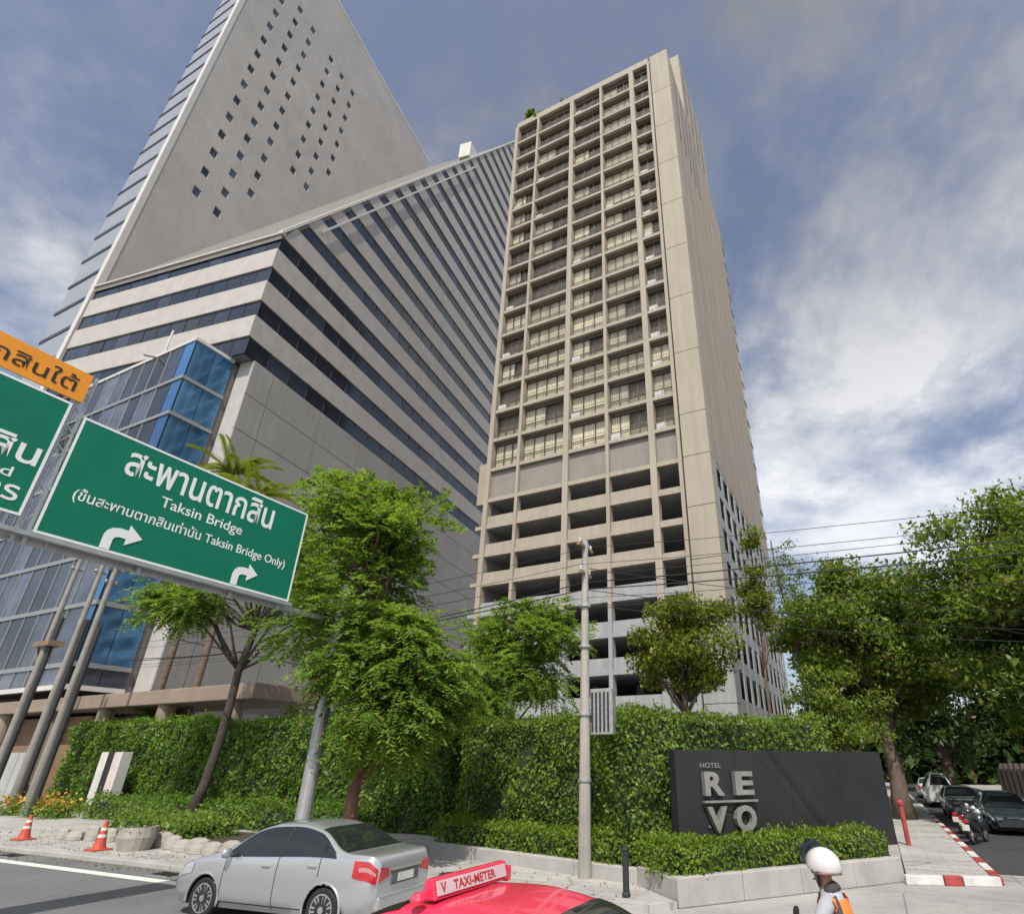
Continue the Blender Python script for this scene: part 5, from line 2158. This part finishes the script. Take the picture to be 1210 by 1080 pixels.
    for j in range(8):
        a = -0.10 + 1.15 * j / 7
        for i in range(15):
            ph = -1.15 + 2.3 * i / 14
            r = 0.168 + 0.02 * j / 7
            vs.append((hc.x + 0.02 + r * math.cos(a) * math.cos(ph) * 1.1, r * math.sin(ph), hc.z + 0.045 + r * math.sin(a) * (0.55 + 0.45 * math.cos(ph))))
    for j in range(7):
        for i in range(14):
            fs.append((j * 15 + i, j * 15 + i + 1, (j + 1) * 15 + i + 1, (j + 1) * 15 + i))
    b.add(vs, fs)
    b.build('visor', mat('smoked visor', (0.03, 0.045, 0.05), 0.15, 0.1, spec=0.7), hm, smooth=True)
    b = MB()
    b.tube([(hc.x + 0.0, 0.135, 1.60), (0.12, 0.10, 1.50), (0.15, 0.0, 1.455), (0.12, -0.10, 1.50), (hc.x, -0.135, 1.60)], 0.016, 6)
    b.build('chin_strap', M_black, hm)
    b = MB()
    b.tube([(hc.x - 0.135 + 0.27 * k / 12 - 0.02, 0.143 * math.sin(math.pi * k / 12), hc.z - 0.052 - 0.0 * k) for k in range(13)], 0.012, 8)
    b.tube([(hc.x - 0.135 + 0.27 * k / 12 - 0.02, -0.143 * math.sin(math.pi * k / 12), hc.z - 0.052) for k in range(13)], 0.012, 8)
    b.build('helmet_trim', mat('dull red trim', (0.20, 0.10, 0.09), 0.5, 0.1), hm, smooth=True)
    b = MB()
    b.tube([(0.035, 0, 1.415), (0.055, 0, 1.44), (0.07, 0, 1.46), (0.085, 0, 1.48)], [0.088, 0.092, 0.084, 0.074], 24)
    b.build('neck_scarf', mat('dark scarf', (0.05, 0.045, 0.045), 0.9, 0.2), t, smooth=True)


rider()

# ------------------------------------------------------------------ fence and wall on the far side of the side street
t = thing('boundary_wall', 'shaded wall of beige panels between dark posts along the side street', 'wall', E(10.2, 18.0), -AE)
for i in range(22):
    b = MB()
    b.box(0, 0.12, i * 2.4 + 0.16, i * 2.4 + 2.24, 0.25, 2.1)
    b.build('panel', mat('tan wall panel', (0.30, 0.25, 0.19), 0.85, 0.15, 0.8, streak=0.2), t)
    b = MB()
    b.box(-0.08, 0.22, i * 2.4 - 0.155, i * 2.4 + 0.155, 0, 2.5)
    b.build('post', mat('dark wall post', (0.10, 0.09, 0.075), 0.85, 0.2, 1.0), t)
b = MB()
b.box(-0.04, 0.18, 0, 52.8, 0.0, 0.246)
b.build('plinth', M_curb, t)

# distant green behind the hotel and at the street end
rg = np.random.default_rng(5)
Q = []
for (u0, u1, v, h, n) in ((-6, 60, 100, 15, 22000), (12.5, 17, 62, 9, 4000), (14, 60, 48, 13, 12000), (-120, -62, 40, 9, 5000)):
    P = np.empty((n, 3))
    f = rg.uniform(size=n)
    uu = u0 + (u1 - u0) * f
    vv = v + rg.normal(size=n) * 2.5
    hh = h * (0.7 + 0.3 * np.sin(uu * 0.4) * np.sin(uu * 0.13 + 1))
    P[:, 0] = uu * e1.x + vv * e2.x
    P[:, 1] = uu * e1.y + vv * e2.y
    P[:, 2] = hh * rg.uniform(size=n) ** 0.8
    Q.append(leaf_quads(P, rg, 1.5, aspect=0.8))
o = link('treeline', quad_mesh('treeline', np.concatenate(Q), L_dark))
o['kind'] = 'stuff'

# ------------------------------------------------------------------ street wear: covers, gutter grates, fallen leaves
for (u, v, lb) in ((-9.6, 13.1, 'round iron manhole cover in the pavement behind the sedan'), (-17.2, 12.6, 'round iron manhole cover in the pavement left of the sedan')):
    t = thing('manhole_cover', lb, 'manhole cover', E(u, v, 0.12), -AE)
    b = MB()
    b.lathe([(0.36, 0.0), (0.36, 0.012), (0.33, 0.014), (0.33, 0.008)], 24)
    b.build('frame', M_galv, t)
    b = MB()
    b.lathe([(0.325, 0.0), (0.325, 0.010)], 24)
    for k in range(-2, 3):
        b.box(-0.22, 0.22, k * 0.1 - 0.012, k * 0.1 + 0.012, 0.010, 0.017)
    b.build('lid', M_darkpole, t)
for i, u in enumerate((-24.0, -16.5)):
    t = thing('gutter_grate', ['iron gutter grate at the kerb below the red cone', 'iron gutter grate at the kerb ahead of the sedan'][i], 'drain', E(u, 10.72, 0.004), -AE)
    for k in range(9):
        b = MB()
        b.box(-0.4 + k * 0.09, -0.36 + k * 0.09, -0.22, 0.22, 0.0, 0.018)
        b.build('grate_bar', M_darkpole, t)
    b = MB()
    b.box(-0.44, 0.40, -0.27, -0.225, 0.0, 0.02)
    b.box(-0.44, 0.40, 0.225, 0.27, 0.0, 0.02)
    b.build('frame', M_galv, t)
rg = np.random.default_rng(55)
n = 1500
u = rg.uniform(-32, -5, n)
v = 11.4 + rg.exponential(1.6, n)
v = np.where(rg.uniform(size=n) < 0.35, 11.0 - rg.exponential(0.25, n), v)
z = np.where(v > 11.2, 0.135, 0.018)
P = np.stack([u * e1.x + v * e2.x, u * e1.y + v * e2.y, z], 1)
keep = v < 15.5
Q = leaf_quads(P[keep], rg, 0.075, axis=np.zeros(3), nrm=np.array([0, 0, 60.0]), aspect=0.5, fold=0.05)
Q[:, :, 2] = np.where(v[keep][:, None] > 11.2, np.maximum(Q[:, :, 2], 0.128), np.maximum(Q[:, :, 2], 0.012))
o = link('fallen_leaves', quad_mesh('fallen_leaves', Q, leaf_mat('dry leaf', (0.16, 0.10, 0.03), (0.20, 0.17, 0.04), 0.1)))
o['kind'] = 'stuff'

# repeats of a kind carry one group phrase
GROUPS = {'utility_pole': 'concrete utility poles along the road', 'street_tree': 'street trees on the pavements', 'tall_hedge': 'tall hedges along the plots',
          'low_hedge': 'low hedges in the planting beds', 'flowering_shrub': 'flowering shrubs by the far left poles', 'palm_tree': 'palms behind the direction sign',
          'young_tree': 'young trees behind the hedge', 'slim_tree': 'slim trees beside the hotel', 'bush': 'bushes behind the hedges', 'rooftop_tree': 'plants on the hotel roof',
          'manhole_cover': 'manhole covers in the pavement', 'gutter_grate': 'gutter grates at the kerb', 'motorcycle': 'motorcycles at the side street kerb'}
for o in bpy.data.objects:
    k = o.name.split('.')[0]
    if o.parent is None and k in GROUPS and 'category' in o.keys() and 'group' not in o.keys() and 'ridden' not in o.get('label', ''):
        o['group'] = GROUPS[k]
